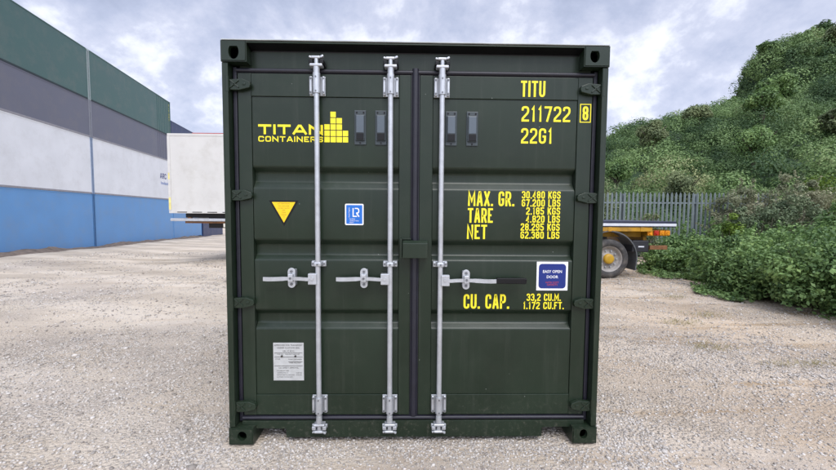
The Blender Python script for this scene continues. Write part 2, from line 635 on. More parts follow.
gx = axis([(-600, -60, 60), (-60, -20, 2.5), (-20, -7, .5), (-7, -3.5, .12), (-3.5, 3.5, .04), (3.5, 7, .1), (7, 20, .6), (20, 60, 3), (60, 600, 60)])
gy = axis([(-300, -30, 45), (-30, -4, 1.5), (-4, -1.0, .15), (-1.0, 2, .04), (2, 6, .12), (6, 14, .4), (14, 40, 1.3), (40, 100, 6), (100, 900, 80)])
X, Y = np.meshgrid(gx, gy)
Z = ground_z(X, Y)
V = np.stack([X.ravel(), Y.ravel(), Z.ravel()], 1)
nxg = len(gx)
ii, jj = np.meshgrid(np.arange(nxg - 1), np.arange(len(gy) - 1))
a = (jj * nxg + ii).ravel()
F = np.stack([a, a + 1, a + nxg + 1, a + nxg], 1)

gm = bpy.data.materials.new('gravel_ground')
gm.use_nodes = True
t = gm.node_tree
b = t.nodes['Principled BSDF']
b.inputs['Roughness'].default_value = 0.95
b.inputs['Specular IOR Level'].default_value = 0.2
gtc = t.nodes.new('ShaderNodeTexCoord')


def gn(tp, sock=None, **k):
    n = t.nodes.new(tp)
    for a_, v_ in k.items():
        if a_ in n.inputs.keys():
            n.inputs[a_].default_value = v_
        else:
            setattr(n, a_, v_)
    if sock is not None:
        t.links.new(sock, n.inputs['Vector'])
    return n


def gramp(sock, stops):
    r = t.nodes.new('ShaderNodeValToRGB')
    r.color_ramp.elements[0].position, r.color_ramp.elements[0].color = stops[0][0], (*stops[0][1], 1)
    r.color_ramp.elements[1].position, r.color_ramp.elements[1].color = stops[-1][0], (*stops[-1][1], 1)
    for p_, c_ in stops[1:-1]:
        r.color_ramp.elements.new(p_).color = (*c_, 1)
    t.links.new(sock, r.inputs[0])
    return r.outputs[0]


def gmix(f, a_, b_, blend='MIX'):
    m_ = t.nodes.new('ShaderNodeMix'); m_.data_type = 'RGBA'; m_.blend_type = blend
    for s_, v_ in ((m_.inputs[0], f), (m_.inputs[6], a_), (m_.inputs[7], b_)):
        if isinstance(v_, (int, float)):
            s_.default_value = v_
        elif isinstance(v_, tuple):
            s_.default_value = (*v_, 1)
        else:
            t.links.new(v_, s_)
    return m_.outputs[2]


P = gtc.outputs['Object']
wob = gn('ShaderNodeTexNoise', P, Scale=9.0, Detail=2.0)
vadd = t.nodes.new('ShaderNodeVectorMath'); vadd.operation = 'MULTIPLY_ADD'
t.links.new(wob.outputs['Color'], vadd.inputs[0]); vadd.inputs[1].default_value = (.025, .025, .025); t.links.new(P, vadd.inputs[2])
v1 = gn('ShaderNodeTexVoronoi', vadd.outputs[0], Scale=44.0, Randomness=1.0)
v2 = gn('ShaderNodeTexVoronoi', vadd.outputs[0], Scale=95.0, Randomness=1.0)
sepc = t.nodes.new('ShaderNodeSeparateColor'); t.links.new(v1.outputs['Color'], sepc.inputs[0])
sepd = t.nodes.new('ShaderNodeSeparateColor'); t.links.new(v2.outputs['Color'], sepd.inputs[0])
stone = gramp(sepc.outputs[0], [(0, (0.415, 0.345, 0.272)), (.35, (0.541, 0.464, 0.370)), (.7, (0.622, 0.537, 0.438)), (.93, (0.692, 0.612, 0.505)), (1, (0.761, 0.689, 0.583))])
grit = gramp(sepd.outputs[0], [(0, (0.426, 0.350, 0.272)), (.5, (0.554, 0.471, 0.370)), (1, (0.668, 0.580, 0.465))])
dustn = gn('ShaderNodeTexNoise', P, Scale=0.55, Detail=6.0, Roughness=.62)
mp = t.nodes.new('ShaderNodeMapping'); mp.inputs['Rotation'].default_value = (0, 0, R(-28)); mp.inputs['Scale'].default_value = (.14, 1.35, 1)
t.links.new(P, mp.inputs['Vector'])
streak = gn('ShaderNodeTexNoise', mp.outputs[0], Scale=0.9, Detail=5.0, Roughness=.6)
fine = gn('ShaderNodeTexNoise', P, Scale=160.0, Detail=4.0, Roughness=.7)
dust = gramp(fine.outputs['Fac'], [(.25, (0.460, 0.383, 0.296)), (.5, (0.588, 0.497, 0.394)), (.75, (0.692, 0.596, 0.476))])
mask = gramp(dustn.outputs['Fac'], [(.42, (0, 0, 0)), (.58, (1, 1, 1))])
mask2 = gramp(streak.outputs['Fac'], [(.44, (0, 0, 0)), (.60, (1, 1, 1))])
mm = gmix(.5, mask, mask2)
gs = gmix(.45, stone, grit)
base = gmix(mm, gs, dust)
pale = gmix(mask2, base, gmix(.6, base, (0.714, 0.628, 0.513)))
mpt = t.nodes.new('ShaderNodeMapping'); mpt.inputs['Rotation'].default_value = (0, 0, R(-63)); t.links.new(P, mpt.inputs['Vector'])
wav = t.nodes.new('ShaderNodeTexWave'); wav.inputs['Scale'].default_value = .17; wav.inputs['Distortion'].default_value = 2.2; wav.inputs['Detail'].default_value = 2.5; wav.inputs['Detail Scale'].default_value = .6
t.links.new(mpt.outputs[0], wav.inputs['Vector'])
trk = gramp(wav.outputs['Fac'], [(.72, (0, 0, 0)), (.9, (.75, .75, .75))])
pale = gmix(trk, pale, (0.692, 0.606, 0.500))
drk = gramp(wav.outputs['Fac'], [(.06, (.55, .55, .55)), (.30, (0, 0, 0))])
pale = gmix(drk, pale, gmix(.55, pale, (0.415, 0.350, 0.279)))
# darker damp-brown and ochre patches of earth
pn = gn('ShaderNodeTexNoise', P, Scale=0.35, Detail=7.0, Roughness=.65)
pm = gramp(pn.outputs['Fac'], [(.48, (0, 0, 0)), (.66, (.7, .7, .7))])
base2 = gmix(pm, pale, (.46, .40, .345))
oc = gn('ShaderNodeTexNoise', mp.outputs[0], Scale=1.9, Detail=7.0, Roughness=.7)
om = gramp(oc.outputs['Fac'], [(.53, (0, 0, 0)), (.68, (.8, .8, .8))])
sxg = t.nodes.new('ShaderNodeSeparateXYZ'); t.links.new(P, sxg.inputs[0])
rside = t.nodes.new('ShaderNodeMapRange'); rside.inputs['From Min'].default_value = -1.5; rside.inputs['From Max'].default_value = 3.0; rside.inputs['To Min'].default_value = .35
t.links.new(sxg.outputs[0], rside.inputs['Value'])
omx = t.nodes.new('ShaderNodeMath'); omx.operation = 'MULTIPLY'; t.links.new(om, omx.inputs[0]); t.links.new(rside.outputs[0], omx.inputs[1])
wrm = t.nodes.new('ShaderNodeMapRange'); wrm.inputs['From Min'].default_value = .5; wrm.inputs['From Max'].default_value = 3.5; wrm.inputs['To Max'].default_value = .42
t.links.new(sxg.outputs[0], wrm.inputs['Value'])
wn_ = gn('ShaderNodeTexNoise', P, Scale=.5, Detail=5.0)
wm_ = t.nodes.new('ShaderNodeMath'); wm_.operation = 'MULTIPLY'
wr_ = gramp(wn_.outputs['Fac'], [(.36, (.25, .25, .25)), (.62, (1, 1, 1))])
t.links.new(wrm.outputs[0], wm_.inputs[0]); t.links.new(wr_, wm_.inputs[1])
base2 = gmix(wm_.outputs[0], base2, gmix(1.0, base2, (1.04, .86, .66), 'MULTIPLY'))
base3 = gmix(omx.outputs[0], base2, (.38, .25, .125))
inv = t.nodes.new('ShaderNodeMath'); inv.operation = 'SUBTRACT'; inv.inputs[0].default_value = 1.15
t.links.new(mm, inv.inputs[1])
t.links.new(base3, b.inputs['Base Color'])
hgt = t.nodes.new('ShaderNodeMath'); hgt.operation = 'MULTIPLY'
edr = t.nodes.new('ShaderNodeMapRange'); edr.inputs['From Max'].default_value = .75; edr.inputs['To Min'].default_value = 1.0; edr.inputs['To Max'].default_value = 0.0
t.links.new(v1.outputs['Distance'], edr.inputs['Value'])
t.links.new(edr.outputs[0], hgt.inputs[0]); t.links.new(inv.outputs[0], hgt.inputs[1])
hg2 = t.nodes.new('ShaderNodeMath'); hg2.operation = 'MULTIPLY_ADD'
t.links.new(fine.outputs['Fac'], hg2.inputs[0]); hg2.inputs[1].default_value = .5; t.links.new(hgt.outputs[0], hg2.inputs[2])
bp = t.nodes.new('ShaderNodeBump'); bp.inputs['Strength'].default_value = 1.0; bp.inputs['Distance'].default_value = .02
t.links.new(hg2.outputs[0], bp.inputs['Height']); t.links.new(bp.outputs[0], b.inputs['Normal'])
go = npmesh('ground', V, F, gm, smooth=True)
go['kind'] = 'structure'

# loose stones lying on the yard: uncountable, one object
ico = bmesh.new(); bmesh.ops.create_icosphere(ico, subdivisions=1, radius=1.0)
IV = np.array([v.co[:] for v in ico.verts]); IF = np.array([[v.index for v in f.verts] for f in ico.faces]); ico.free()


def stones(n, xr, yr, smin, smax, keep):
    xs, ys = rng.uniform(*xr, n * 3), rng.uniform(*yr, n * 3)
    k = (vnoise(xs * .7 + 31, ys * .7 + 17, 8) * .6 + vnoise(xs * 2.1, ys * 2.1, 9) * .4) + rng.normal(0, .12, n * 3) > keep
    # keep them out from under the container's own feet
    k &= ~((np.abs(xs) < 1.26) & (ys > -.02) & (ys < 6.3) & ((np.abs(xs) > 1.02) | (ys > .3)))
    xs, ys = xs[k][:n], ys[k][:n]
    n = len(xs)
    s = smin + (smax - smin) * rng.random(n) ** 3
    sc3 = np.stack([s * rng.uniform(.7, 1.3, n), s * rng.uniform(.7, 1.3, n), s * rng.uniform(.4, .85, n)], 1)
    jit = rng.uniform(.72, 1.18, (n, len(IV), 1))
    v = IV[None] * jit * sc3[:, None]
    an = rng.uniform(0, 6.283, n); ca, sa = np.cos(an)[:, None], np.sin(an)[:, None]
    v = np.stack([v[..., 0] * ca - v[..., 1] * sa, v[..., 0] * sa + v[..., 1] * ca, v[..., 2]], 2)
    v += np.stack([xs, ys, ground_z(xs, ys) + sc3[:, 2] * .25], 1)[:, None]
    f = IF[None] + (np.arange(n) * len(IV))[:, None, None]
    return v.reshape(-1, 3), f.reshape(-1, 3)


parts_ = [stones(60000, (-4.2, 4.6), (-1.0, 2.4), .003, .012, .36), stones(34000, (-9, 6.5), (.5, 7), .005, .017, .42), stones(9000, (-14, 6.6), (4, 15), .010, .030, .50),
          stones(6000, (-1.5, 1.5), (-.6, .02), .003, .011, .25), stones(5000, (-1.1, 1.1), (-.12, .28), .003, .010, .1), stones(1200, (-1.7, -1.22), (-.3, .4), .004, .013, .3), stones(1200, (1.22, 1.7), (-.3, .4), .004, .013, .3),
          stones(260, (-7, 6), (-1, 6), .013, .028, .5)]
off, VV, FF = 0, [], []
for v, f in parts_:
    VV.append(v); FF.append(f + off); off += len(v)
sm = leaf_mat('loose_stone', (.26, .23, .20), (.62, .58, .53), rough=.9, trans=0.0)
# stones span their colour range alone (no tint): widen it
for n_ in sm.node_tree.nodes:
    if n_.type == 'MATH':
        n_.inputs[1].default_value = 1.0
st = npmesh('loose_gravel', np.concatenate(VV), np.concatenate(FF), sm)
st['kind'] = 'stuff'
st['label'] = 'pale loose stones scattered over the gravel yard'

# ------------------------------------------------------------------ the main shipping container
BOX = thing('shipping_container', 'dark green shipping container with closed double doors and silver locking bars', 'shipping container', (0, 0, 0))
CL = 6.058


def ring_face(bm, rect, hole, y):
    """front face in the plane y with a hole; returns the hole's vertex loop"""
    x0, x1, z0, z1 = rect
    n = len(hole)
    cxh = sum(p[0] for p in hole) / n; czh = sum(p[1] for p in hole) / n
    outer = []
    for px_, pz_ in hole:
        dx, dz = px_ - cxh, pz_ - czh
        ks = []
        if abs(dx) > 1e-9:
            ks.append(((x1 if dx > 0 else x0) - cxh) / dx)
        if abs(dz) > 1e-9:
            ks.append(((z1 if dz > 0 else z0) - czh) / dz)
        k = min(ks)
        outer.append((cxh + dx * k, czh + dz * k))
    # snap nearest to the corners
    for c in ((x0, z0), (x1, z0), (x1, z1), (x0, z1)):
        i = min(range(n), key=lambda q: (outer[q][0] - c[0]) ** 2 + (outer[q][1] - c[1]) ** 2)
        outer[i] = c
    A = [bm.verts.new((p[0], y, p[1])) for p in outer]
    B = [bm.verts.new((p[0], y, p[1])) for p in hole]
    for i in range(n):
        j = (i + 1) % n
        bm.faces.new((A[i], A[j], B[j], B[i]))
    return A, B


def casting(rect, hc, hr, flat, y0=0.0, depth=0.178):
    m = MB()
    n = 32
    hole = []
    for i in range(n):
        a_ = 2 * math.pi * i / n
        px_, pz_ = hc[0] + hr[0] * math.cos(a_), hc[1] + hr[1] * math.sin(a_)
        if flat and pz_ > hc[1] + hr[1] * .72:
            pz_ = hc[1] + hr[1] * .72
        hole.append((px_, pz_))
    A, B = ring_face(m.bm, rect, hole, y0)
    C = [m.bm.verts.new((p[0], y0 + .03, p[1])) for p in hole]
    for i in range(n):
        j = (i + 1) % n
        m.bm.faces.new((B[i], B[j], C[j], C[i]))
    D = [m.bm.verts.new((v.co.x, y0 + depth, v.co.z)) for v in A]
    for i in range(n):
        j = (i + 1) % n
        m.bm.faces.new((A[i], D[i], D[j], A[j]))
    m.bm.faces.new(D)
    # soften the outer front edge
    bmesh.ops.remove_doubles(m.bm, verts=m.bm.verts[:], dist=1e-6)
    es = [e_ for e_ in m.bm.edges if e_.verts[0] in A and e_.verts[1] in A]
    try:
        bmesh.ops.bevel(m.bm, geom=es, offset=.006, segments=2, affect='EDGES')
    except Exception:
        pass
    return m.build('corner_casting', GREEN, BOX)


casting((-1.219, -1.060, 2.463, 2.591), (-1.137, 2.522), (.032, .046), True)
casting((1.056, 1.219, 2.463, 2.591), (1.121, 2.528), (.030, .042), True)
casting((-1.219, -1.060, 0.0, .110), (-1.131, .060), (.030, .031), False)
casting((1.056, 1.219, 0.0, .110), (1.128, .066), (.026, .033), False)
for sx in (-1, 1):
    for z0, z1 in ((0, .118), (2.473, 2.591)):
        MB().box(sx * 1.057, sx * 1.219, CL - .178, CL, z0, z1, .006).build('corner_casting', GREEN, BOX)
# corner posts: proud outer strip, dark inner channel behind the door edge
for sx in (-1, 1):
    m = MB()
    m.box(sx * 1.180, sx * 1.218, .012, .125, .113, 2.460, .004)
    m.box(sx * 1.125, sx * 1.179, .112, .128, .113, 2.460)
    m.build('corner_post', GREEN, BOX)
    g_ = MB()
    g_.box(sx * 1.150, sx * 1.176, .066, .109, .125, 2.455, .006)
    g_.build('gasket', NAVY, BOX)
    MB().box(sx * 1.13, sx * 1.219, CL - .12, CL - .005, .119, 2.472, .004).build('corner_post', GREEN, BOX)
# header: lip with a sloping soffit, recessed face
hd = MB()
hd.prism([(.014, 2.5895), (.006, 2.5875), (.002, 2.582), (.002, 2.577), (.078, 2.5615), (.082, 2.447), (.135, 2.447), (.135, 2.588)], 'x', -1.0595, 1.0555, .0015)
hd.box(-1.135, -1.058, .081, .13, 2.447, 2.4625)
hd.box(1.054, 1.135, .081, .13, 2.447, 2.4625)
hd.build('header', GREEN, BOX)
MB().box(-1.214, 1.214, -.001, .12, 2.5915, 2.5985, .002).build('roof_edge_halo', mat('pale_halo_strip', (.42, .45, .46), .45, var=.2), BOX)  # pale strip standing in for the bright halo along the roof
# black strip covering the sloping underside of the lip
MB().prism([(.006, 2.5745), (.076, 2.5598), (.0795, 2.548), (.0795, 2.5575), (.074, 2.5585)], 'x', -1.056, 1.052).build('soffit_strip', BLACK, BOX)
# sill with the forklift notches
sl_ = MB()
sl_.prism([(-1.15, .136), (-1.15, .112), (-1.059, .112), (-1.059, .084), (-.858, .084), (-.858, .022), (.862, .022), (.862, .088), (1.055, .088), (1.055, .112), (1.15, .112), (1.15, .136)], 'y', .048, .118, .002)
sl_.box(-1.058, -.856, .05, .17, .084, .094)
sl_.box(.86, 1.053, .05, .17, .088, .096)
sl_.build('sill', GREEN, BOX)
# gaskets: top, bottom, centre (round bulb sections)
g_ = MB()
g_.tube((-1.15, .066, 2.4315), (1.15, .066, 2.4315), .0135, n=12)
g_.box(-1.15, 1.15, .068, .1, 2.416, 2.446)
g_.build('gasket', NAVY, BOX)
g_ = MB()
g_.tube((-1.148, .060, .152), (1.148, .060, .152), .0125, n=12)
g_.box(-1.148, 1.148, .062, .1, .138, .166)
g_.build('gasket', NAVY, BOX)
g_ = MB()
g_.tube((-.0075, .064, .168), (-.0075, .064, 2.452), .022, n=14)
g_.box(-.034, .019, .062, .1, .168, 2.452)
g_.build('gasket', NAVY, BOX)
# roof, sides, rear and underframe
MB().box(-1.19, 1.19, .14, CL - .02, 2.545, 2.585, .004).build('roof', GREEN, BOX)


def corrugate(n, pitch, depth):
    """(s, offset) profile of trapezoidal corrugation"""
    out = []
    for i in range(n):
        s = i * pitch
        out += [(s, 0), (s + pitch * .26, 0), (s + pitch * .5, depth), (s + pitch * .76, depth)]
    out.append((n * pitch, 0))
    return out


for sx in (-1, 1):
    m = MB()
    pr = corrugate(20, (CL - .31) / 20, .034)
    pts = [(.126 + s, sx * (1.205 - o)) for s, o in pr]
    A = [m.bm.verts.new((x_, y_, .15)) for y_, x_ in pts]
    B = [m.bm.verts.new((x_, y_, 2.50)) for y_, x_ in pts]
    for i in range(len(A) - 1):
        m.bm.faces.new((A[i], A[i + 1], B[i + 1], B[i]))
    m.build('side_wall', GREEN, BOX)
    m = MB()
    m.box(sx * 1.15, sx * 1.216, .18, CL - .18, .03, .152, .004)
    m.box(sx * 1.15, sx * 1.212, .18, CL - .18, 2.498, 2.56, .004)
    m.build('side_rail', GREEN, BOX)
MB().box(-1.13, 1.13, CL - .08, CL - .03, .12, 2.5).build('rear_wall', GREEN, BOX)
MB().box(-1.14, 1.14, .14, CL - .1, .12, .17).build('floor', DKGREEN, BOX)
MB().box(-1.13, 1.13, .125, .14, .125, 2.5).build('inner_frame', DKGREEN, BOX)

# ---- doors
PROF = [(2.268, .068), (1.823, .068), (1.790, .105), (1.732, .105), (1.684, .068), (1.352, .068), (1.316, .105), (1.250, .105), (1.217, .068),
        (.887, .068), (.852, .105), (.792, .105), (.758, .068), (.312, .068)]


def make_door(x0, x1, px0, px1):
    m = MB()
    zb, zt = .170, 2.414
    m.box(x0, px0, .060, .112, zb, zt, .003)
    m.box(px1, x1, .060, .112, zb, zt, .003)
    m.box(px0 + .0005, px1 - .0005, .0605, .112, 2.270, zt - .001, .003)
    m.box(px0 + .0005, px1 - .0005, .0605, .112, zb + .001, .310, .003)
    # corrugated panel with softly rounded folds
    pts = []
    n = len(PROF)
    for i, (z_, y_) in enumerate(PROF):
        if 0 < i < n - 1:
            a_ = Vector(PROF[i - 1]); c_ = Vector(PROF[i + 1]); p_ = Vector((z_, y_))
            r_ = .010
            s0 = p_ + (a_ - p_).normalized() * r_; s1 = p_ + (c_ - p_).normalized() * r_
            for k in range(4):
                q = k / 3
                pts.append(s0 * (1 - q) ** 2 + p_ * 2 * q * (1 - q) + s1 * q * q)
        else:
            pts.append(Vector((z_, y_)))
    A = [m.bm.verts.new((px0 + .002, p.y, p.x)) for p in pts]
    B = [m.bm.verts.new((px1 - .002, p.y, p.x)) for p in pts]
    for i in range(len(A) - 1):
        f = m.bm.faces.new((A[i], A[i + 1], B[i + 1], B[i])); f.smooth = True
    return m.build('door', GREEN, BOX)


DL = make_door(-1.143, -.036, -1.058, -.112)
DR = make_door(.021, 1.143, .106, 1.048)
DL['label'] = 'left door with the company logo and warning triangle'
DR['label'] = 'right door with the container number and weights'

# ---- hinges
for sx, dp in ((-1, DL), (1, DR)):
    for zc in (2.335, 1.640, .942, .245):
        m = MB()
        # tapering blade
        m.prism([(sx * 1.196, zc - .037), (sx * 1.12, zc - .038), (sx * 1.056, zc - .022), (sx * 1.049, zc - .004), (sx * 1.055, zc + .015), (sx * 1.10, zc + .032), (sx * 1.196, zc + .027)], 'y', .028, .058, .003)
        m.tube((sx * 1.190, .022, zc - .052), (sx * 1.190, .022, zc + .042), .013, n=12)
        for dz in (-1, 1):
            ang = math.atan2(.05 * dz, .06)
            m.box(sx * 1.148 - .036, sx * 1.148 + .036, .022, .030, zc - .005, zc + .003, .0015, rot=Matrix.Rotation(-ang, 3, 'Y'))
        m.box(sx * 1.09 - .010, sx * 1.09 + .010, .024, .03, zc - .008, zc + .006, .003)
        m.build('hinge', GREEN, dp)


# ---- locking bars
def locking_bar(x, xt, hside, door, hz=1.105):
    """galvanised rod with cams, keepers, brackets, guide and handle; hside -1 handle to the left"""
    yc = .022
    m = MB()
    m.tube((x, yc, .150), (x, yc, 2.452), .0165, n=20)
    rod = m.build('locking_bar', GALV, BOX)
    for zc, sg in ((2.332, 1), (.254, -1)):
        b_ = MB()
        b_.box(x - .050, x + .050, .048, .0585, zc - .060, zc + .060, .003)
        for s in (-1, 1):
            b_.box(x + s * .040 - .009, x + s * .040 + .009, .030, .050, zc - .056, zc + .058, .006, 3)
        b_.tube((x, yc, zc - .052), (x, yc, zc + .072 * (1 if sg > 0 else .8)), .0235, n=18)
        b_.build('bracket', GALV, rod)
        d_ = MB()
        for dz in (-.042, .045):
            d_.tube((x, -.005, zc + dz), (x, .002, zc + dz), .005, n=8)
            for s in (-1, 1):
                d_.tube((x + s * .040, .024, zc + dz), (x + s * .040, .032, zc + dz), .006, n=8)
        each(d_, 'bolt', GALVD, rod)
    # cam head on the header and its keeper lugs
    for zc, sg in ((2.470, 1), (.108, -1)):
        c_ = MB()
        c_.tube((x, yc, zc - sg * .075), (x, yc, zc - sg * .028), .0195, .0205, n=18)
        c_.box(x - .040, x + .040, yc - .020, yc + .030, zc - .028, zc - .010, .006, 3) if sg > 0 else c_.box(x - .034, x + .038, yc - .020, yc + .030, zc + .010, zc + .026, .006, 3)
        c_.tube((x, yc, zc - sg * .03), (x, yc, zc + sg * .03), .0135, n=14)
        c_.box(x - .032, x + .026, yc - .016, yc + .028, zc + (.022 if sg > 0 else -.038), zc + (.038 if sg > 0 else -.022), .006, 3)
        c_.box(x + .024, x + .046, yc - .010, yc + .012, zc + sg * .030, zc + sg * .044, .004, rot=Matrix.Rotation(-.5 * sg, 3, 'Y'))
        c_.box(x - .046, x - .028, yc - .010, yc + .012, zc + sg * .026, zc + sg * .038, .004, rot=Matrix.Rotation(.5 * sg, 3, 'Y'))
        c_.build('cam', GALV, rod)
        k_ = MB()
        yb = .081 if sg > 0 else .047
        for s in (-1, 1):
            k_.box(x + s * .034 - .013, x + s * .034 + .013, yc - .012, yb, zc - .010 if sg > 0 else zc - .018, zc + .018 if sg > 0 else zc + .008, .005)
        k_.box(x - .05, x + .05, yb - .012, yb, zc - .012, zc + .012, .003)
        k_.build('keeper', BLACK if sg > 0 else GALV, rod)
    # mid guide
    g = MB()
    g.box(x - .047, x + .047, .050, .0675, 1.176, 1.216, .005, 3)
    g.box(x - .047, x - .026, .036, .052, 1.178, 1.214, .006, 3)
    g.box(x + .026, x + .047, .036, .052, 1.178, 1.214, .006, 3)
    g.box(x - .024, x + .024, .000, .052, 1.180, 1.212, .010, 3)
    g.build('guide', GALV, rod)
    d_ = MB()
    d_.tube((x, -.004, 1.196), (x, .002, 1.196), .006, n=8)
    for s in (-1, 1):
        d_.tube((x + s * .037, .030, 1.196), (x + s * .037, .038, 1.196), .006, n=8)
    each(d_, 'bolt', GALVD, rod)
    # handle
    h = MB()
    hs = hside
    h.box(x + hs * .004, x + hs * .060, -.004, .040, hz - .040, hz + .032, .005, 3)
    L0, L1 = x + hs * .05, x + hs * (.345 if hs < 0 else .365)
    n = 14
    pr_up, pr_dn = [], []
    for i in range(n + 1):
        q = i / n
        xx = L0 + (L1 - L0) * q
        dz = .004 * math.sin(q * math.pi * 1.6) + (.006 * q if hs < 0 else .004 * q)
        hw = .0108 + (.002 if q > .5 else 0)
        pr_up.append((xx, hz - .006 + dz + hw)); pr_dn.append((xx, hz - .006 + dz - hw))
    h.prism(pr_up + pr_dn[::-1], 'y', -.006, .006, .0015)
    h.tube((x + hs * .032, -.012, hz), (x + hs * .032, -.003, hz), .010, n=10)
    h.build('handle', GALV, rod)
    if hs > 0:
        MB().prism([(L1 - .002, hz - .020), (x + .555, hz - .022), (x + .560, hz + .012), (x + .54, hz + .016), (L1 - .002, hz + .016)], 'y', -.014, .014, .004).build('handle_grip', BLACK, rod)
    # catch and retainer plate on the door, seal hasp in front of the bar
    k = MB()
    xc = x + hs * .168
    ol = []
    for i in range(24):
        a_ = 2 * math.pi * i / 24
        ol.append((xc + .024 * math.cos(a_), hz + .002 + .041 * (1 if math.sin(a_) >= 0 else -1) + .024 * math.sin(a_)))
    k.prism(ol, 'y', .012, .020, .002)
    k.box(xc - .022, xc + .022, .018, .066, hz - .052, hz + .056, .006)
    k.box(xc - .016, xc + .016, -.016, .014, hz - .020, hz + .030, .004)
    k.build('handle_catch', GALV, rod)
    d_ = MB()
    for dz in (-.038, .044):
        d_.tube((xc, .004, hz + dz), (xc, .014, hz + dz), .0085, n=10)
    d_.tube((xc, -.022, hz + .004), (xc, -.014, hz + .004), .0075, n=10)
    each(d_, 'bolt', GALVD, rod)
    return rod


locking_bar(-.632, 0, -1, DL)
locking_bar(-.166, 0, -1, DL)
locking_bar(.161, 0, 1, DR, 1.098)

# ---- lock box over the door seam
m = MB()
m.prism([(-.034, 1.243), (-.034, 1.338), (-.006, 1.353), (.058, 1.353), (.058, 1.243)], 'x', -.084, .075, .003)
m.build('lock_box', GREEN, BOX)
m = MB()
m.box(-.100, -.088, -.020, .058, 1.240, 1.366, .002)
m.box(-.0995, -.03, .034, .058, 1.358, 1.366, .001)
m.build('lock_bracket', GREEN, BOX)

# ---- ventilators
for dp, xs in ((DL, (-.363, -.2295)), (DR, (.225, .3615))):
    for xc in xs:
        zc = 2.079
        m = MB()
        m.box(xc - .0375, xc + .0375, .060, .0665, zc - .110, zc + .110, .003)
        m.box(xc - .030, xc + .030, .048, .062, zc - .085, zc + .080, .005)
        v_ = m.build('vent', VENTB, dp)
        # v_'s face panel and dark mouth: same vent, set into the hood
        m = MB()
        m.box(xc - .024, xc + .024, .0445, .0490, zc - .035, zc + .074, .002)
        p_ = m.build('vent_panel', VENTP, dp)
        MB().box(xc - .024, xc + .024, .0455, .0490, zc - .080, zc - .038, .002).build('vent_mouth', BLACK, dp)
        m = MB()
        for dx, dz in ((-.022, .095), (.022, .095), (0, -.098)):
            m.tube((xc + dx, .0565, zc + dz), (xc + dx, .061, zc + dz), .0055, n=8)
        each(m, 'screw', BLACK, dp)

# ---- lettering
YP = .0660        # just proud of the panels
letters('number_lettering', [('TITU', .673, .832, 2.287, 2.389)], .0590, YEL, DR, .135)
letters('number_lettering', [('211722', .683, 1.003, 2.131, 2.230), ('22G1', .683, .890, 1.990, 2.089)], YP, YEL, DR, .135)
letters('number_lettering', [('8', 1.0795, 1.1175, 2.142, 2.232)], .0582, YEL, DR, .16)
m = MB()
for x0_, x1_, z0_, z1_ in ((1.062, 1.068, 2.127, 2.247), (1.129, 1.135, 2.127, 2.247), (1.0683, 1.1287, 2.2413, 2.247), (1.0683, 1.1287, 2.127, 2.1327)):
    m.quad((x0_, .0585, z0_), (x1_, .0585, z0_), (x1_, .0585, z1_), (x0_, .0585, z1_))
m.build('number_frame', YEL, DR, recalc=False)
letters('weight_lettering', [('MAX. GR.', .342, .648, 1.580, 1.677), ('TARE', .342, .508, 1.470, 1.566), ('NET', .338, .471, 1.362, 1.457)], YP, YEL, DR, .135)
lh = (1.680 - 1.362) / 6
rowsw = [('30.480 KGS', .697), ('67.200 LBS', .697), ('2.185 KGS', .728), ('4.820 LBS', .728), ('28.295 KGS', .694), ('62.380 LBS', .694)]
letters('weight_lettering', [(s, x0_, .954, 1.680 - i * lh - .0485, 1.680 - i * lh) for i, (s, x0_) in enumerate(rowsw)], YP, YEL, DR, .165)
letters('capacity_lettering', [('CU. CAP.', .322, .628, .895, .993)], YP, YEL, DR, .14)
letters('capacity_lettering', [('33,2 CU.M.', .745, .975, .949, .998), ('1.172 CU.FT.', .722, .997, .893, .942)], YP, YEL, DR, .165)
RR_ = None
letters('logo_lettering', [('TITAN', -1.019, -.604, 2.031, 2.094)], YP, YEL, DL, .235, .18)
letters('logo_lettering', [('CONTAINERS', -1.019, -.604, 1.984, 2.019)], YP, YEL, DL, .21, .30)
m = MB()
for c_, nr in enumerate((3, 5, 4, 2)):
    for r_ in range(nr):
        x0_ = -.595 + c_ * .0395; z0_ = 1.984 + r_ * .0400
        m.quad((x0_, YP, z0_), (x0_ + .0345, YP, z0_), (x0_ + .0345, YP, z0_ + .0350), (x0_, YP, z0_ + .0350))
m.build('logo_squares', YEL, DL, recalc=False)

# ---- stickers and plate
m = MB()
m.prism([(-.957, 1.606), (-.862, 1.440), (-.767, 1.606)], 'y', .0662, .0676)
w_ = m.build('warning_sticker', BLACK, DL)
w_['label'] = 'yellow warning triangle pointing down with a black border'
m = MB()
m.prism([(-.938, 1.596), (-.862, 1.462), (-.786, 1.596)], 'y', .0654, .0661)
m.build('sticker_face', YELS, DL)
fonttext('sticker_text', [('ATTENTION', -.862, 1.582, .012, 1.15), ('THIS CONTAINER', -.862, 1.567, .009, 1.0), ('HAS BEEN TREATED', -.862, 1.553, .009, .95), ('KEEP', -.862, 1.539, .009, 1), ('CLEAR', -.862, 1.525, .009, 1), ('DANGER', -.862, 1.510, .009, 1), ('OK', -.862, 1.497, .008, 1)], .0650, INKB, DL)


def rrect(x0, x1, z0, z1, r):
    o = []
    for cx_, cz_, a0 in ((x1 - r, z1 - r, 0), (x0 + r, z1 - r, 90), (x0 + r, z0 + r, 180), (x1 - r, z0 + r, 270)):
        for k in range(6):
            a_ = R(a0 + k * 18)
            o.append((cx_ + r * math.cos(a_), cz_ + r * math.sin(a_)))
    return o


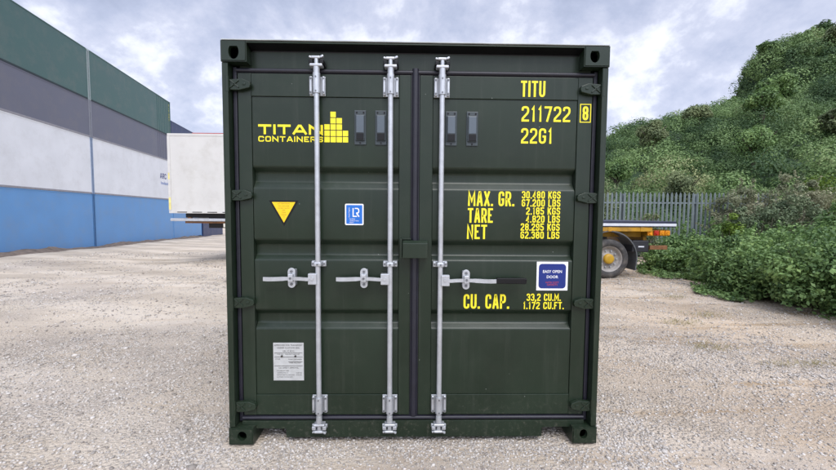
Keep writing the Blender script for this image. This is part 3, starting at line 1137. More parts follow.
m = MB()
m.prism(rrect(-.464, -.343, 1.449, 1.588, .008), 'y', .0662, .0676)
k_ = m.build('class_sticker', WHITE, DL)
MB().prism(rrect(-.456, -.351, 1.457, 1.580, .004), 'y', .0655, .0661).build('sticker_face', LBLUES, DL)
bm_ = bmesh.new()
f_ = lambda p: (p.x, .0650, p.y)
ribbon(bm_, [Vector(p) for p in ((-.411, 1.560), (-.411, 1.506), (-.386, 1.506))], .007, False, f_)
ribbon(bm_, path_pts('o', [(-.400, 1.558), (-.374, 1.558, .016), (-.374, 1.528, .014), (-.391, 1.528)]), .007, False, lambda p: (p.x, .0648, p.y))
ribbon(bm_, [Vector((-.388, 1.526)), Vector((-.372, 1.504))], .008, False, lambda p: (p.x, .0646, p.y))
me_ = bpy.data.meshes.new('sticker_logo'); bm_.to_mesh(me_); bm_.free(); me_.materials.append(WHITE); link('sticker_logo', me_, DL)
fonttext('sticker_text', [('Certified', -.418, 1.485, .012, .9), ('container safety', -.404, 1.474, .011, .85), ('register', -.421, 1.463, .011, .9)], .0648, WHITE, DL)
fonttext('sticker_text', [('Lloyd\'s Register', -.434, 1.532, .011, .95)], .0646, WHITE, DL, vertical=True)

m = MB()
m.box(.808, 1.018, .0650, .0668, 1.020, 1.213, .0006)
e_ = m.build('door_sticker', WHITE, DR)
MB().prism(rrect(.822, 1.004, 1.034, 1.199, .022), 'y', .0640, .0647).build('sticker_face', BLUES, DR)
fonttext('sticker_text', [('EASY OPEN', .913, 1.139, .026, .98, .012), ('DOOR', .913, 1.103, .026, 1.0, .012)], .0634, WHITE, DR)
fonttext('sticker_text', [('WITH SOFT', .913, 1.068, .018, .95), ('GASKETS', .913, 1.053, .018, 1.0)], .0632, REDS, DR)

m = MB()
m.box(-.944, -.742, .0655, .0676, .405, .662, .0006)
p_ = m.build('data_plate', PLATE, DL)
prow = [('APPROVED FOR TRANSPORT', -.843, .640, .0155, .92), ('UNDER CUSTOMS SEAL', -.843, .622, .0155, .92), ('GB / C 4512', -.843, .600, .016, .95), ('TYPE 22G1   MANUFACTURER\'S NO.', -.843, .580, .0105, .9),
        ('CSC SAFETY APPROVAL', -.843, .487, .014, .9), ('DATE MANUFACTURED', -.882, .468, .0095, .8), ('IDENTIFICATION NO.', -.882, .454, .0095, .8), ('MAXIMUM OPERATING GROSS MASS', -.864, .440, .0095, .75), ('ALLOWABLE STACKING LOAD', -.870, .426, .0095, .8),
        ('30.480 KGS', -.775, .454, .0095, .85), ('67.200 LBS', -.775, .440, .0095, .85), ('OWNER', -.915, .548, .010, .9), ('TITAN CONTAINERS', -.800, .545, .0115, .85), ('TIMBER TREATMENT', -.800, .522, .0105, .85)]
fonttext('plate_text', prow, .0649, INK, DL)
m = MB()
for x_ in (-.887, -.797):
    m.tube((x_, .0600, .571), (x_, .066, .571), .0065, n=10)
each(m, 'plate_rivet', INK, DL)
m = MB()
for x0_, x1_, z_ in ((-.937, -.750, .593), (-.937, -.750, .565), (-.937, -.750, .505), (-.845, -.750, .533)):
    m.box(x0_, x1_, .0646, .0653, z_ - .0012, z_ + .0012)
m.build('plate_lines', INK, DL)

# ------------------------------------------------------------------ the wall of stacked containers on the left
UX, UY = -.1835, .983
WROT = math.atan2(UY, UX)
W0 = Vector((-16.33, 13.71, 0))


def stack_mat(name, c, rough=.45, dirt=(.25, .22, .19), damt=.25):
    return mat(name, c, rough, var=.05, scale=.8, bump=.05, bscale=8, dirt=dirt, dscale=1.2, damt=damt)


C_GREEN = stack_mat('faded_green_paint', (.055, .125, .115))
C_GREY = stack_mat('slate_grey_paint', (.135, .14, .185))
C_WHITE = stack_mat('white_paint', (.80, .81, .83), dirt=(.35, .32, .29), damt=.2)
C_BLUE = stack_mat('sky_blue_paint', (.13, .32, .62), dirt=(.30, .30, .31), damt=.25)
C_NAVY = stack_mat('navy_paint', (.022, .04, .12))
P_GREEN = mat('pale_seam_grey', (.30, .36, .36), .5)
P_GREY = mat('mid_seam_grey', (.25, .26, .30), .5)
P_WHITE = mat('blue_seam_grey', (.26, .33, .46), .5)
P_BLUE = mat('deep_seam_blue', (.06, .17, .36), .5)
R_DARK = mat('rail_gap_shade', (.02, .035, .04), .6)  # near-black rail colour stands in for the shadow gap under a container
R_GREY = mat('grey_rail', (.30, .29, .31), .6)


def stack_box(s0, s1, z0, z1, wall, post, brail, label, corr=None, depth=2.438, seam=(True, True), group='containers stacked along the yard edge'):
    p = W0 + Vector((UX, UY, 0)) * s0
    t_ = thing('shipping_container', label, 'shipping container', (p.x, p.y, z0), WROT, group)
    Ln = s1 - s0
    h = z1 - z0
    # near long wall, corrugated where asked
    m = MB()
    pts = [(.07, 0)]
    if corr:
        s = corr[0]
        pts.append((s, 0))
        while s < corr[1]:
            pts += [(s + .07, 0), (s + .13, corr[2]), (s + .21, corr[2]), (s + .27, 0)]
            s += .278
    pts.append((Ln - .07, 0))
    A = [m.bm.verts.new((x_, .022 + o, .09)) for x_, o in pts]
    B = [m.bm.verts.new((x_, .022 + o, h - .05)) for x_, o in pts]
    for i in range(len(A) - 1):
        m.bm.faces.new((A[i], A[i + 1], B[i + 1], B[i]))
    m.build('side_wall', wall, t_)
    MB().box(.07, Ln - .07, depth - .05, depth - .02, .09, h - .05).build('side_wall', wall, t_)
    for e0, e1 in ((.02, .05), (Ln - .05, Ln - .02)):
        MB().box(e0, e1, .07, depth - .07, .09, h - .05).build('end_wall', wall, t_)
    MB().box(.03, Ln - .03, .03, depth - .03, h - .048, h - .015).build('roof', wall, t_)
    m = MB(); m.box(.12, Ln - .12, 0, .06, .004, .09, .006); m.box(.12, Ln - .12, depth - .06, depth, .004, .09, .006)
    m.build('bottom_rail', brail, t_)
    m = MB(); m.box(.12, Ln - .12, .006, .06, h - .05, h - .004, .006); m.box(.12, Ln - .12, depth - .06, depth - .006, h - .05, h - .004, .006)
    m.build('top_rail', wall, t_)
    for i, (x0_, x1_) in enumerate(((0, .07), (Ln - .07, Ln))):
        for y0_, y1_ in ((.004, .07), (depth - .07, depth - .004)):
            MB().box(x0_, x1_, y0_, y1_, .118, h - .118, .005).build('corner_post', post if seam[i] else wall, t_)
        for y0_, y1_ in ((-.004, .11), (depth - .11, depth + .004)):
            for zz0, zz1 in ((0.002, .118), (h - .118, h - .002)):
                cw = .072 if seam[i] else .12
                xa, xb = (x0_, x0_ + cw) if i == 0 else (x1_ - cw, x1_)
                MB().box(xa, xb, y0_, y1_, zz0, zz1, .006).build('corner_casting', post if seam[i] else wall, t_)
    return t_


ZB = [-.45, 2.46, 5.47, 7.44, 10.10]
spec_ = [('sky blue', C_BLUE, P_BLUE, R_DARK, 'bottom'), ('white', C_WHITE, P_WHITE, R_GREY, 'second'), ('slate grey', C_GREY, P_GREY, R_GREY, 'third'), ('faded green', C_GREEN, P_GREEN, R_DARK, 'top')]
far_lab = {'bottom': 'sky blue container under a white one in the farther four-high stack',
           'second': 'white container with blue lettering in the farther four-high stack',
           'third': 'slate grey container with ribbed end in the farther four-high stack',
           'top': 'faded green container with ribbed end on top of the farther four-high stack'}
near_lab = {'bottom': 'sky blue container on the ground in the nearer stack at the left edge',
            'second': 'plain white container in the nearer stack at the left edge',
            'third': 'smooth slate grey container in the nearer stack at the left edge',
            'top': 'smooth faded green container on top of the nearer stack at the left edge'}
for i, (nm, wm, pm_, rm, pos) in enumerate(spec_):
    stack_box(-7.6, 4.62, ZB[i], ZB[i + 1], wm, pm_, rm, near_lab[pos], seam=(False, True))
    z0_ = ZB[i] - (.25 if i == 0 else 0)
    t4 = stack_box(4.68, 14.44, z0_, ZB[i + 1], wm, pm_, rm, far_lab[pos], corr=(7.4, 9.4, .022) if i >= 2 else None, seam=(True, False))
    if i == 1:
        letters('company_lettering', [('ARC', 7.75, 8.75, 1.55, 1.95)], .016, BLUES, t4, .17)
        fonttext('company_lettering', [('Insulated', 8.45, 1.12, .34, 1.0)], .015, LBLUES, t4)
    if i == 3:
        letters('number_lettering', [(c_, 9.42, 9.56, 2.25 - k * .22, 2.40 - k * .22) for k, c_ in enumerate('TITU21')], .002, YEL, t4, .16)
stack_box(14.52, 20.6, -.75, 1.95, C_BLUE, C_BLUE, R_DARK, 'sky blue container on the ground in the farthest stack behind the white trailer box', seam=(False, False))
stack_box(14.52, 20.6, 1.95, 5.3, C_WHITE, C_WHITE, R_GREY, 'white container between a sky blue and a navy one in the farthest stack', seam=(False, False))
stack_box(14.52, 19.2, 5.3, 8.72, C_NAVY, C_NAVY, R_DARK, 'navy blue container showing above the white trailer box', seam=(False, False))
stack_box(21.0, 27.1, -1.0, 1.75, C_NAVY, C_NAVY, R_DARK, 'navy blue container on the ground seen under the white trailer box', seam=(False, False))

# brown earth and litter heaped along the foot of the wall
ns_ = 150
sv = np.linspace(-7, 20.5, ns_)
rows_ = []
for q in range(5):
    off_ = [.05, -.12, -.34, -.55, -.85][q]
    px_ = W0.x + UX * sv + .983 * (-off_)
    py_ = W0.y + UY * sv + .1835 * (-off_)
    hh_ = np.array([.13, .11, .07, .03, -.05])[q] * (.35 + 1.0 * vnoise(sv * .8 + q * .3, sv * 0 + 4, 41)) * (.7 + .6 * vnoise(sv * 3, sv * 0 + q, 42))
    rows_.append(np.stack([px_, py_, ground_z(px_, py_) + (hh_ if q < 4 else -.05)], 1))
Vs = np.concatenate(rows_)
ff = []
for q in range(4):
    a0 = np.arange(ns_ - 1) + q * ns_
    ff.append(np.stack([a0, a0 + 1, a0 + ns_ + 1, a0 + ns_], 1))
EARTH = mat('brown_earth', (.17, .13, .10), .95, var=.45, scale=5, bump=1.0, bscale=18)
o = npmesh('earth_verge', Vs, np.concatenate(ff), EARTH, smooth=True)
o['kind'] = 'structure'

# ------------------------------------------------------------------ wheels
TYRE = mat('tyre_rubber', (.045, .043, .042), .8, var=.25, scale=18, bump=.3, bscale=60, dirt=(.22, .19, .16), dscale=6, damt=.6)
RIM = mat('dusty_steel_rim', (.30, .28, .26), .6, metal=.2, var=.2, scale=14)
HUBY = mat('yellow_hub_paint', (.48, .28, .02), .45, var=.1)


def wheel(parent, c, r, w, side, hubm):
    """side -1: outer face towards -y"""
    s = side
    m = MB()
    m.lathe([(r * .60, -w / 2 * s * -1 * -1), (r * .66, w / 2 * s * 1.0), (r * .80, w / 2 * s * 1.03), (r * .93, w / 2 * s * .96), (r * .985, w / 2 * s * .8), (r, w / 2 * s * .45), (r, -w / 2 * s * .45), (r * .985, -w / 2 * s * .8), (r * .93, -w / 2 * s), (r * .6, -w / 2 * s)], c, 'y', 48)
    for k in range(4):
        m.lathe([(r * 1.001, w * (-.3 + k * .2) - .006), (r * 1.006, w * (-.3 + k * .2)), (r * 1.001, w * (-.3 + k * .2) + .006)], c, 'y', 48)
    wo_ = m.build('tyre', TYRE, parent)
    m = MB()
    o = w / 2 * s
    m.lathe([(r * .655, o * .98), (r * .62, o * .96), (r * .58, o * .62), (r * .50, o * .52), (r * .30, o * .55), (r * .27, o * .62), (.001, o * .62)], c, 'y', 40)
    rim_ = m.build('rim', RIM, parent)
    m = MB()
    m.lathe([(r * .26, o * .62), (r * .25, o * .95), (r * .19, o * 1.06), (r * .10, o * 1.08), (.001, o * 1.08)], c, 'y', 24)
    m.build('hub', hubm, parent)
    m = MB()
    for k in range(10):
        a_ = 2 * math.pi * k / 10
        px_, pz_ = c[0] + r * .42 * math.cos(a_), c[2] + r * .42 * math.sin(a_)
        m.tube((px_, c[1] + o * .50, pz_), (px_, c[1] + o * .72, pz_), r * .045, n=8)
    each(m, 'wheel_nut', GALV, parent)


# ------------------------------------------------------------------ white box trailer on the left
gz = float(ground_z(-7, 10))
BODYW = mat('white_trailer_skin', (.57, .56, .53), .5, var=.05, scale=1.5, bump=.05, bscale=5, dirt=(.33, .30, .24), dscale=1.9, damt=.4)
CHAS = mat('dark_chassis', (.02, .02, .024), .6, var=.2)
RUST = mat('rusty_steel', (.20, .09, .035), .75, var=.35, scale=8)
REDP = mat('red_rail_paint', (.35, .03, .03), .5)
TAPE = mat('yellow_marker_tape', (.72, .62, .22), .5, var=.25, scale=6)
T = thing('box_trailer', 'white box trailer parked side on beyond the green container', 'trailer', (-7.65, 9.6, gz))
dz = -gz
m = MB(); m.box(0, 6.3, 0, 2.5, 1.49 + dz, 3.97 + dz, .02, 3); m.build('body', BODYW, T)
m = MB()
m.box(-.006, 6.306, -.012, .05, 1.485 + dz, 1.56 + dz, .004)
m.box(-.006, 6.306, -.010, .05, 3.90 + dz, 3.975 + dz, .004)
m.box(-.012, .07, -.014, .06, 1.565 + dz, 3.895 + dz, .004)
m.build('body_trim', BODYW, T)
m = MB()
for k in range(13):
    m.box(.25 + k * .47, .25 + k * .47 + .30, -.0165, -.0125, 1.51 + dz, 1.535 + dz)
m.build('marker_strip', CHAS, T)
m = MB()
m.box(-.004, .06, -.0185, -.0148, 1.60 + dz, 1.98 + dz); m.box(-.004, .04, -.0185, -.0148, 2.55 + dz, 2.75 + dz)
m.build('reflective_tape', TAPE, T)
MB().box(.75, 6.25, .02, 2.45, 3.972 + dz, 4.005 + dz, .008).build('roof_rail', REDP, T)
m = MB(); m.box(.35, 6.3, .25, 2.3, 1.345 + dz, 1.484 + dz, .01); m.box(.9, 6.3, .6, .75, 1.0 + dz, 1.34 + dz); m.box(.9, 6.3, 1.75, 1.9, 1.0 + dz, 1.34 + dz); m.build('chassis', CHAS, T)
m = MB(); m.box(.03, 6.3, -.03, .03, 1.235 + dz, 1.325 + dz, .012); m.box(.03, .12, .03, 2.4, 1.235 + dz, 1.325 + dz, .012); m.build('underrun_bar', GALV, T)
m = MB(); m.box(.45, 6.2, .04, .5, 1.17 + dz, 1.232 + dz, .01); m.box(.5, .6, .1, .2, 1.2 + dz, 1.36 + dz); m.build('side_rail', RUST, T)
MB().box(1.66, 1.76, .02, .06, 1.05 + dz, 1.17 + dz, .005).build('marker_board', mat('pale_board', (.6, .58, .5), .6), T)
for wx in (3.2, 4.45):
    for wy, sd in ((.32, -1), (2.2, 1)):
        wheel(T, (wx, wy, .5), .5, .32, sd, RIM)
    MB().tube((wx, .4, .5), (wx, 2.1, .5), .06).build('axle', CHAS, T)
m = MB()
for wx in (3.2, 4.45):
    for yy in (.67, 1.82):
        m.box(wx - .1, wx + .1, yy - .06, yy + .06, .5, 1.02 + dz)
m.build('axle_hanger', CHAS, T)

m = MB()
for yy in (.55, 1.85):
    m.box(5.55, 5.67, yy, yy + .12, .03, 1.36 + dz); m.box(5.47, 5.75, yy - .06, yy + .18, 0, .03)
each(m, 'landing_leg', CHAS, T)

# ------------------------------------------------------------------ yellow flatbed trailer on the right
YCH = mat('yellow_chassis_paint', (.52, .27, .015), .5, var=.2, scale=5, dirt=(.10, .07, .04), dscale=4, damt=.7)
NAVD = mat('navy_deck_paint', (.018, .022, .05), .5, var=.2)
STRP = mat('white_reflective_stripe', (.62, .64, .68), .5, var=.06)
PLGR = mat('grey_mudguard', (.10, .105, .11), .5, var=.15)
AMB = mat('amber_lens', (.80, .30, .02), .25, var=.3, scale=16)
REDL = mat('red_lens', (.50, .04, .02), .25)
T = thing('flatbed_trailer', 'yellow flatbed trailer with navy deck parked against the bushes', 'trailer', (6.28, 6.4, 0))
m = MB(); m.box(-6.6, 0, 0, 2.5, 1.335, 1.385, .006); m.box(-6.6, -.002, .02, 2.48, 1.245, 1.336); m.build('deck', NAVD, T)
m = MB(); m.box(-6.6, .004, -.004, .022, 1.268, 1.332, .004); m.build('side_stripe', STRP, T)
m = MB()
m.box(-6.5, -.62, .35, .50, .99, 1.243, .008); m.box(-6.5, -.62, 2.0, 2.15, .99, 1.243, .008)
for k in range(8):
    m.box(-6.3 + k * .78, -6.22 + k * .78, .02, 2.48, 1.14, 1.244)
m.box(-6.5, -.55, .03, .08, 1.14, 1.244, .006)
m.build('chassis', YCH, T)
m = MB(); m.box(-.62, -.08, .12, 2.38, 1.03, 1.18, .01); m.box(-.6, -.52, .3, 2.2, .78, 1.03); m.build('rear_beam', YCH, T)
for x0_, mm_ in ((-.63, AMB), (-.47, REDL), (-.33, AMB), (-.2, AMB)):
    m = MB(); m.box(x0_, x0_ + .115, .075, .125, 1.045, 1.165, .014, 3); m.tube((x0_ + .057, .06, 1.105), (x0_ + .057, .08, 1.105), .035, n=14); m.build('rear_light', mm_, T)
MB().box(-.55, -.12, .10, .16, .70, .80, .01).build('underrun_bar', RUST, T)
m = MB(); m.box(-1.0, -.6, .06, .45, .64, .92, .02, 3); m.build('side_box', CHAS, T)
MB().box(-.86, -.72, .054, .062, .76, .79).build('side_reflector', STRP, T)
wc = -1.56
for wx in (wc, wc - 1.2):
    for wy, sd in ((.20, -1), (2.3, 1)):
        wheel(T, (wx, wy, .475), .475, .34, sd, HUBY)
    MB().tube((wx, .3, .475), (wx, 2.2, .475), .07).build('axle', CHAS, T)
    m = MB()
    for yy in (.42, 2.08):
        m.box(wx - .1, wx + .1, yy - .05, yy + .05, .5, 1.0)
    m.build('axle_hanger', CHAS, T)
    if wx == wc:
        m = MB()
        arc_o = [(wx + .68 * math.cos(R(a_)), .475 + .68 * math.sin(R(a_))) for a_ in range(-12, 166, 6)]
        arc_i = [(wx + .655 * math.cos(R(a_)), .475 + .655 * math.sin(R(a_))) for a_ in range(-12, 166, 6)]
        m.prism(arc_o + arc_i[::-1], 'y', .03, .55)
        m.box(wx + .642, wx + .668, .05, .52, .20, .42)
        m.build('mudguard', PLGR, T)
m = MB()
for yy in (.5, 1.9):
    m.box(-5.6, -5.48, yy, yy + .12, .03, 1.0); m.box(-5.68, -5.4, yy - .06, yy + .18, 0, .03)
m.build('landing_leg', CHAS, T)

# ------------------------------------------------------------------ palisade fence
FEN = mat('galvanised_palisade', (.19, .225, .23), .55, metal=.15, var=.15, scale=4)
T = thing('palisade_fence', 'grey steel palisade fence standing behind the bushes', 'fence', (4.9, 11.1, 0), R(-3))
xk = 0.0
for k in range(54):
    m = MB()
    hh = 2.36 + random.uniform(-.012, .012)
    m.prism([(xk, .1), (xk + .068, .1), (xk + .068, hh - .09), (xk + .034, hh), (xk, hh - .09)], 'y', 0, .012)
    m.box(xk + .028, xk + .040, -.012, -.001, .1, hh - .05)
    m.build('pale', FEN, T)
    xk += .150
for zr in (.55, 1.95):
    MB().box(-.1, xk + .1, .016, .06, zr, zr + .05).build('rail', FEN, T)
for k in range(4):
    MB().box(.2 + k * 2.5, .3 + k * 2.5, .062, .16, -.3, 2.3).build('post', FEN, T)


# ------------------------------------------------------------------ foliage
def leaf_cloud(centers, radii, n_each, size, up=0.35, shell=.55, squash=1.0, tint=None, elong=1.7, jit=.55):
    """leaves on/in ellipsoidal clumps: centers (k,3), radii (k,), returns verts, quad faces, tint"""
    k = len(centers)
    n = k * n_each
    d = rng.normal(size=(n, 3)); d /= np.linalg.norm(d, axis=1)[:, None]
    rad = np.repeat(radii, n_each)
    rr = rad * (shell + (1 - shell) * rng.random(n) ** .7) * rng.uniform(.85, 1.12, n)
    p = np.repeat(centers, n_each, 0) + d * rr[:, None] * np.array([1, 1, squash])
    nrm = d + rng.normal(0, jit, (n, 3)) + np.array([0, 0, up])
    nrm /= np.linalg.norm(nrm, axis=1)[:, None]
    h = rng.normal(size=(n, 3))
    a_ = np.cross(nrm, h); a_ /= np.linalg.norm(a_, axis=1)[:, None]
    b_ = np.cross(nrm, a_)
    s = size * rng.uniform(.5, 1.55, n)
    A, B = a_ * (s * elong / 2)[:, None], b_ * (s / 2)[:, None]
    N = nrm * (s * .18)[:, None]
    v = np.stack([p - A, p - B * 1.0 + N - A * .1, p + A, p + B * 1.0 + N - A * .1], 1).reshape(-1, 3)
    f = np.arange(n * 4).reshape(-1, 4)
    tt = np.repeat(tint if tint is not None else rng.uniform(0, .5, k), n_each)
    return v, f, tt


LEAF = leaf_mat('hedge_leaf', (.040, .090, .030), (.23, .36, .12), rough=.5, trans=.25, rnd=.46, third=(.30, .40, .12))
LEAFP = leaf_mat('pale_leaf', (.065, .10, .045), (.29, .34, .16), trans=.25)
LEAFY = leaf_mat('yellow_green_leaf', (.05, .10, .012), (.20, .30, .04), trans=.25)
LEAFB = leaf_mat('dry_brown_leaf', (.085, .110, .055), (.29, .30, .18), rough=.7, trans=.2, third=(.46, .42, .29))
LEAFG = leaf_mat('grey_green_leaf', (.050, .085, .042), (.20, .255, .135), rough=.65, trans=.2, third=(.36, .36, .24))
LEAFH = leaf_mat('hill_leaf', (.030, .072, .028), (.200, .305, .108), rough=.6, trans=.25, rnd=.18, third=(.40, .41, .21))
BARK = mat('bark', (.07, .055, .04), .85, var=.3, scale=12, bump=.4)
TWIG = mat('dry_twig', (.19, .16, .12), .85, var=.3, scale=12)


def stems_mesh(name, n, r, h, m_, parent, thick=.012, lean=.5):
    mb = MB()
    for i in range(n):
        a_ = random.uniform(0, 6.283); q = random.uniform(0, .2) * r
        p0 = Vector((q * math.cos(a_), q * math.sin(a_), -.08))
        k1 = random.uniform(.3, 1) * lean
        p1 = p0 + Vector((k1 * r * .4 * math.cos(a_), k1 * r * .4 * math.sin(a_), h * .5))
        p2 = p1 + Vector((k1 * r * .8 * math.cos(a_ + .3), k1 * r * .8 * math.sin(a_ + .3), h * random.uniform(.3, .5)))
        mb.tube(p0, p1, thick, thick * .7, 6); mb.tube(p1, p2, thick * .7, thick * .3, 6)
    return mb.build(name, m_, parent)


def bush(name, label, cat, loc, rx, ry, h, nl, leaf, m_, group=None, nclump=26, up=.35, stem=BARK, ns=7, shell=.5, elong=1.7, cs=(.28, .5), shoots=0):
    t_ = thing(name, label, cat, loc, random.uniform(0, 6.28) if abs(rx - ry) < .1 else 0, group)
    # clumps fill a dome
    cs_, rs_ = [], []
    while len(cs_) < nclump:
        q = rng.uniform(-1, 1, 3)
        if q[2] < -.25 or np.linalg.norm(q) > 1:
            continue
        if np.linalg.norm(q) < .35:
            continue
        cr_ = rng.uniform(*cs) * min(rx, ry, h)
        hz_ = (q[2] + .25) / 1.25
        cs_.append((q[0] * (rx - cr_ * .5), q[1] * (ry - cr_ * .5), cr_ * .35 + hz_ * (h - cr_ * 1.2)))
        rs_.append(cr_)
    cs_, rs_ = np.array(cs_), np.array(rs_)
    v, f, tt = leaf_cloud(cs_, rs_, nl // nclump, leaf, up, shell, .9, elong=elong)
    if shoots:
        # stray shoots leaning out of the crown
        sc_, sr_ = [], []
        for _ in range(shoots):
            q = cs_[rng.integers(len(cs_))]
            dr = np.array([q[0], q[1], max(.2, q[2] - h * .35)]) + rng.normal(0, .25, 3)
            dr /= np.linalg.norm(dr)
            L_ = rng.uniform(.18, .55)
            for k_ in range(7):
                sc_.append(q + dr * (rs_.mean() * .8 + L_ * k_ / 6) + rng.normal(0, .015, 3)); sr_.append(.07 - .006 * k_)
        v2, f2, t2 = leaf_cloud(np.array(sc_), np.array(sr_), 7, leaf, up, .2, .9, elong=elong)
        f = np.concatenate([f, f2 + len(v)]); v = np.concatenate([v, v2]); tt = np.concatenate([tt, t2])
    v[:, 2] = np.maximum(v[:, 2], .01)
    npmesh('foliage', v, f, m_, t_, tt)
    stems_mesh('stem', ns, max(rx, ry), h * .75, stem, t_)
    return t_


# hedge running along the right side of the yard
hedge = [
    (7.0, 2.0, 1.15, 1.0, 1.75, 'broad glossy green bush nearest the camera at the right edge'),
    (6.75, 3.6, 1.0, .95, 1.45, 'glossy green bush second from the right edge beside the yard'),
    (7.1, 5.1, 1.0, 1.0, 1.40, 'rounded green bush in the middle of the yard edge'),
    (7.65, 6.5, .9, .85, 1.25, 'green bush just right of the flatbed trailer tail'),
    (8.3, 3.1, 1.2, 1.2, 2.15, 'taller dark bush behind the nearest one at the right edge'),
    (8.6, 4.8, 1.1, 1.1, 1.75, 'dark bush behind the middle of the yard edge'),
    (8.9, 6.6, 1.0, 1.0, 1.50, 'leafy bush below the palisade fence'),
    (10.0, 5.3, 1.25, 1.25, 2.15, 'dark bush standing farther back at the right edge'),
    (10.6, 7.2, 1.2, 1.2, 1.85, 'dark green bush below the dry brown scrub'),
    (8.3, 8.8, .9, .9, 1.15, 'low bush behind the tail of the flatbed trailer'),
    (7.3, 8.1, .6, .6, .75, 'small bush at the rear of the flatbed trailer'),
    (10.0, 9.3, 1.0, .9, 1.45, 'bush in front of the right half of the palisade fence'),
    (12.2, 6.8, 1.4, 1.4, 2.5, 'far bush at the right edge in front of dry scrub'),
]
for (x_, y_, rx, ry, h, lab) in hedge:
    d_ = math.hypot(x_, y_ + 2.4)
    bush('bush', lab, 'bush', (x_, y_, float(ground_z(x_, y_)) - .02), rx, ry, h, 21000 if d_ < 11 else 12000, .030 + .0022 * max(0, d_ - 7), LEAF, 'green bushes along the yard edge', 64, cs=(.14, .42), shell=.35, shoots=26)
bush('shrub', 'yellow green young shrub in front of the palisade fence', 'shrub', (8.35, 7.3, 0), .35, .35, 1.75, 3200, .035, LEAFY, None, 26)
bush('shrub', 'bright yellow green shrub above the dry scrub at the right edge', 'shrub', (15.2, 11.4, 0), 1.3, 1.0, 4.1, 7000, .055, LEAFY, None, 30)
# pale straggling shrubs by the container's edge and through the fence
bush('shrub', 'tall pale feathery shrub rising behind the fence nearest the green container', 'shrub', (6.75, 12.2, 0), 1.0, .8, 4.1, 9000, .036, LEAFP, None, 44, stem=TWIG, ns=22, shell=.25)
bush('shrub', 'pale shrub growing through the palisade fence', 'shrub', (8.35, 10.7, 0), .5, .35, 2.4, 3600, .034, LEAFP, None, 26, stem=TWIG, ns=18, shell=.25)
bush('shrub', 'pale shrub behind the palisade fence at its left end', 'shrub', (7.2, 12.6, 0), 1.5, 1.2, 4.0, 9000, .048, LEAFP, None, 40, stem=TWIG, ns=14, shell=.25)
for i, (x_, y_, rx, ry, h, lab) in enumerate((
        (11.3, 10.2, 1.1, .8, 2.85, 'dry brown scrub at the right end of the palisade fence'),
        (12.7, 10.4, 1.3, .9, 3.1, 'tall dry brown scrub in the middle of the brown row'),
        (14.1, 10.6, 1.3, 1.0, 3.35, 'dry brown scrub at the right edge of the brown row'))):
    bush('scrub', lab, 'shrub', (x_, y_, 0), rx, ry, h, 15000, .030, LEAFB, 'dry scrub by the fence', 60, stem=TWIG, ns=40, shell=.2, elong=2.6, cs=(.15, .4), shoots=20)
for (x_, y_, rx, ry, h, lab) in ((10.7, 8.9, .9, .8, 2.15, 'grey green scrub against the right end of the fence'), (12.1, 9.1, 1.1, .8, 2.55, 'taller grey green scrub in front of the dry brown row')):
    bush('scrub', lab, 'shrub', (x_, y_, 0), rx, ry, h, 13000, .034, LEAFG, 'grey green scrub before the dry row', 60, stem=TWIG, ns=30, shell=.2, elong=2.3, cs=(.15, .4), shoots=26)

# ground-hugging weeds along the hedge foot and trailer: uncountable
n = 900
wx = np.concatenate([rng.uniform(5.35, 6.2, n // 2), rng.uniform(5.4, 7.4, n - n // 2)])
wy = np.concatenate([rng.uniform(3.0, 6.2, n // 2), rng.uniform(6.6, 8.6, n - n // 2)])
edge_ = 5.85 + .10 * (wy - 2) + .22 * np.sin(wy * 2.3)
k = (wx > edge_ - .15) & (vnoise(wx * 2, wy * 2, 12) > .35)
wx, wy = wx[k], wy[k]
v, f, tt = leaf_cloud(np.stack([wx, wy, ground_z(wx, wy) + .05], 1), rng.uniform(.05, .16, len(wx)), 26, .030, .8, .2, .8, elong=1.8)
v[:, 2] = np.maximum(v[:, 2], -.02)
o = npmesh('weeds', v, f, LEAF, None, tt)
o['kind'] = 'stuff'; o['label'] = 'low green weeds along the foot of the bushes'
# dry straw grass tufts on the right of the yard
GRASS = leaf_mat('dry_grass', (.20, .17, .07), (.46, .40, .20), rough=.8, trans=.2)
tc_ = [(4.15, 1.35, .75, .12), (3.5, 1.9, .35, .15), (3.9, 2.9, .35, .16), (4.6, 3.3, .4, .2), (5.0, 4.6, .4, .25), (3.2, 5.2, .4, .2)]
bl = []
for (x_, y_, ax, ay) in tc_:
    n = 240
    bx_ = rng.normal(x_, ax * .45, n); by_ = rng.normal(y_, ay * .5, n)
    z_ = ground_z(bx_, by_)
    an = rng.uniform(0, 6.28, n); ln = rng.uniform(.025, .075, n)
    dx, dy = np.cos(an), np.sin(an)
    w_ = .0025
    base_ = np.stack([bx_, by_, z_ - .004], 1)
    tip = base_ + np.stack([dx * ln * .8, dy * ln * .8, ln * .7], 1)
    side = np.stack([-dy, dx, np.zeros(n)], 1) * w_
    bl.append(np.stack([base_ - side, base_ + side, tip + side * .3, tip - side * .3], 1).reshape(-1, 3))
v = np.concatenate(bl)
o = npmesh('dry_grass', v, np.arange(len(v)).reshape(-1, 4), GRASS, None, np.zeros(len(v) // 4) + .2)
o['kind'] = 'stuff'; o['label'] = 'straw coloured grass tufts on the gravel'


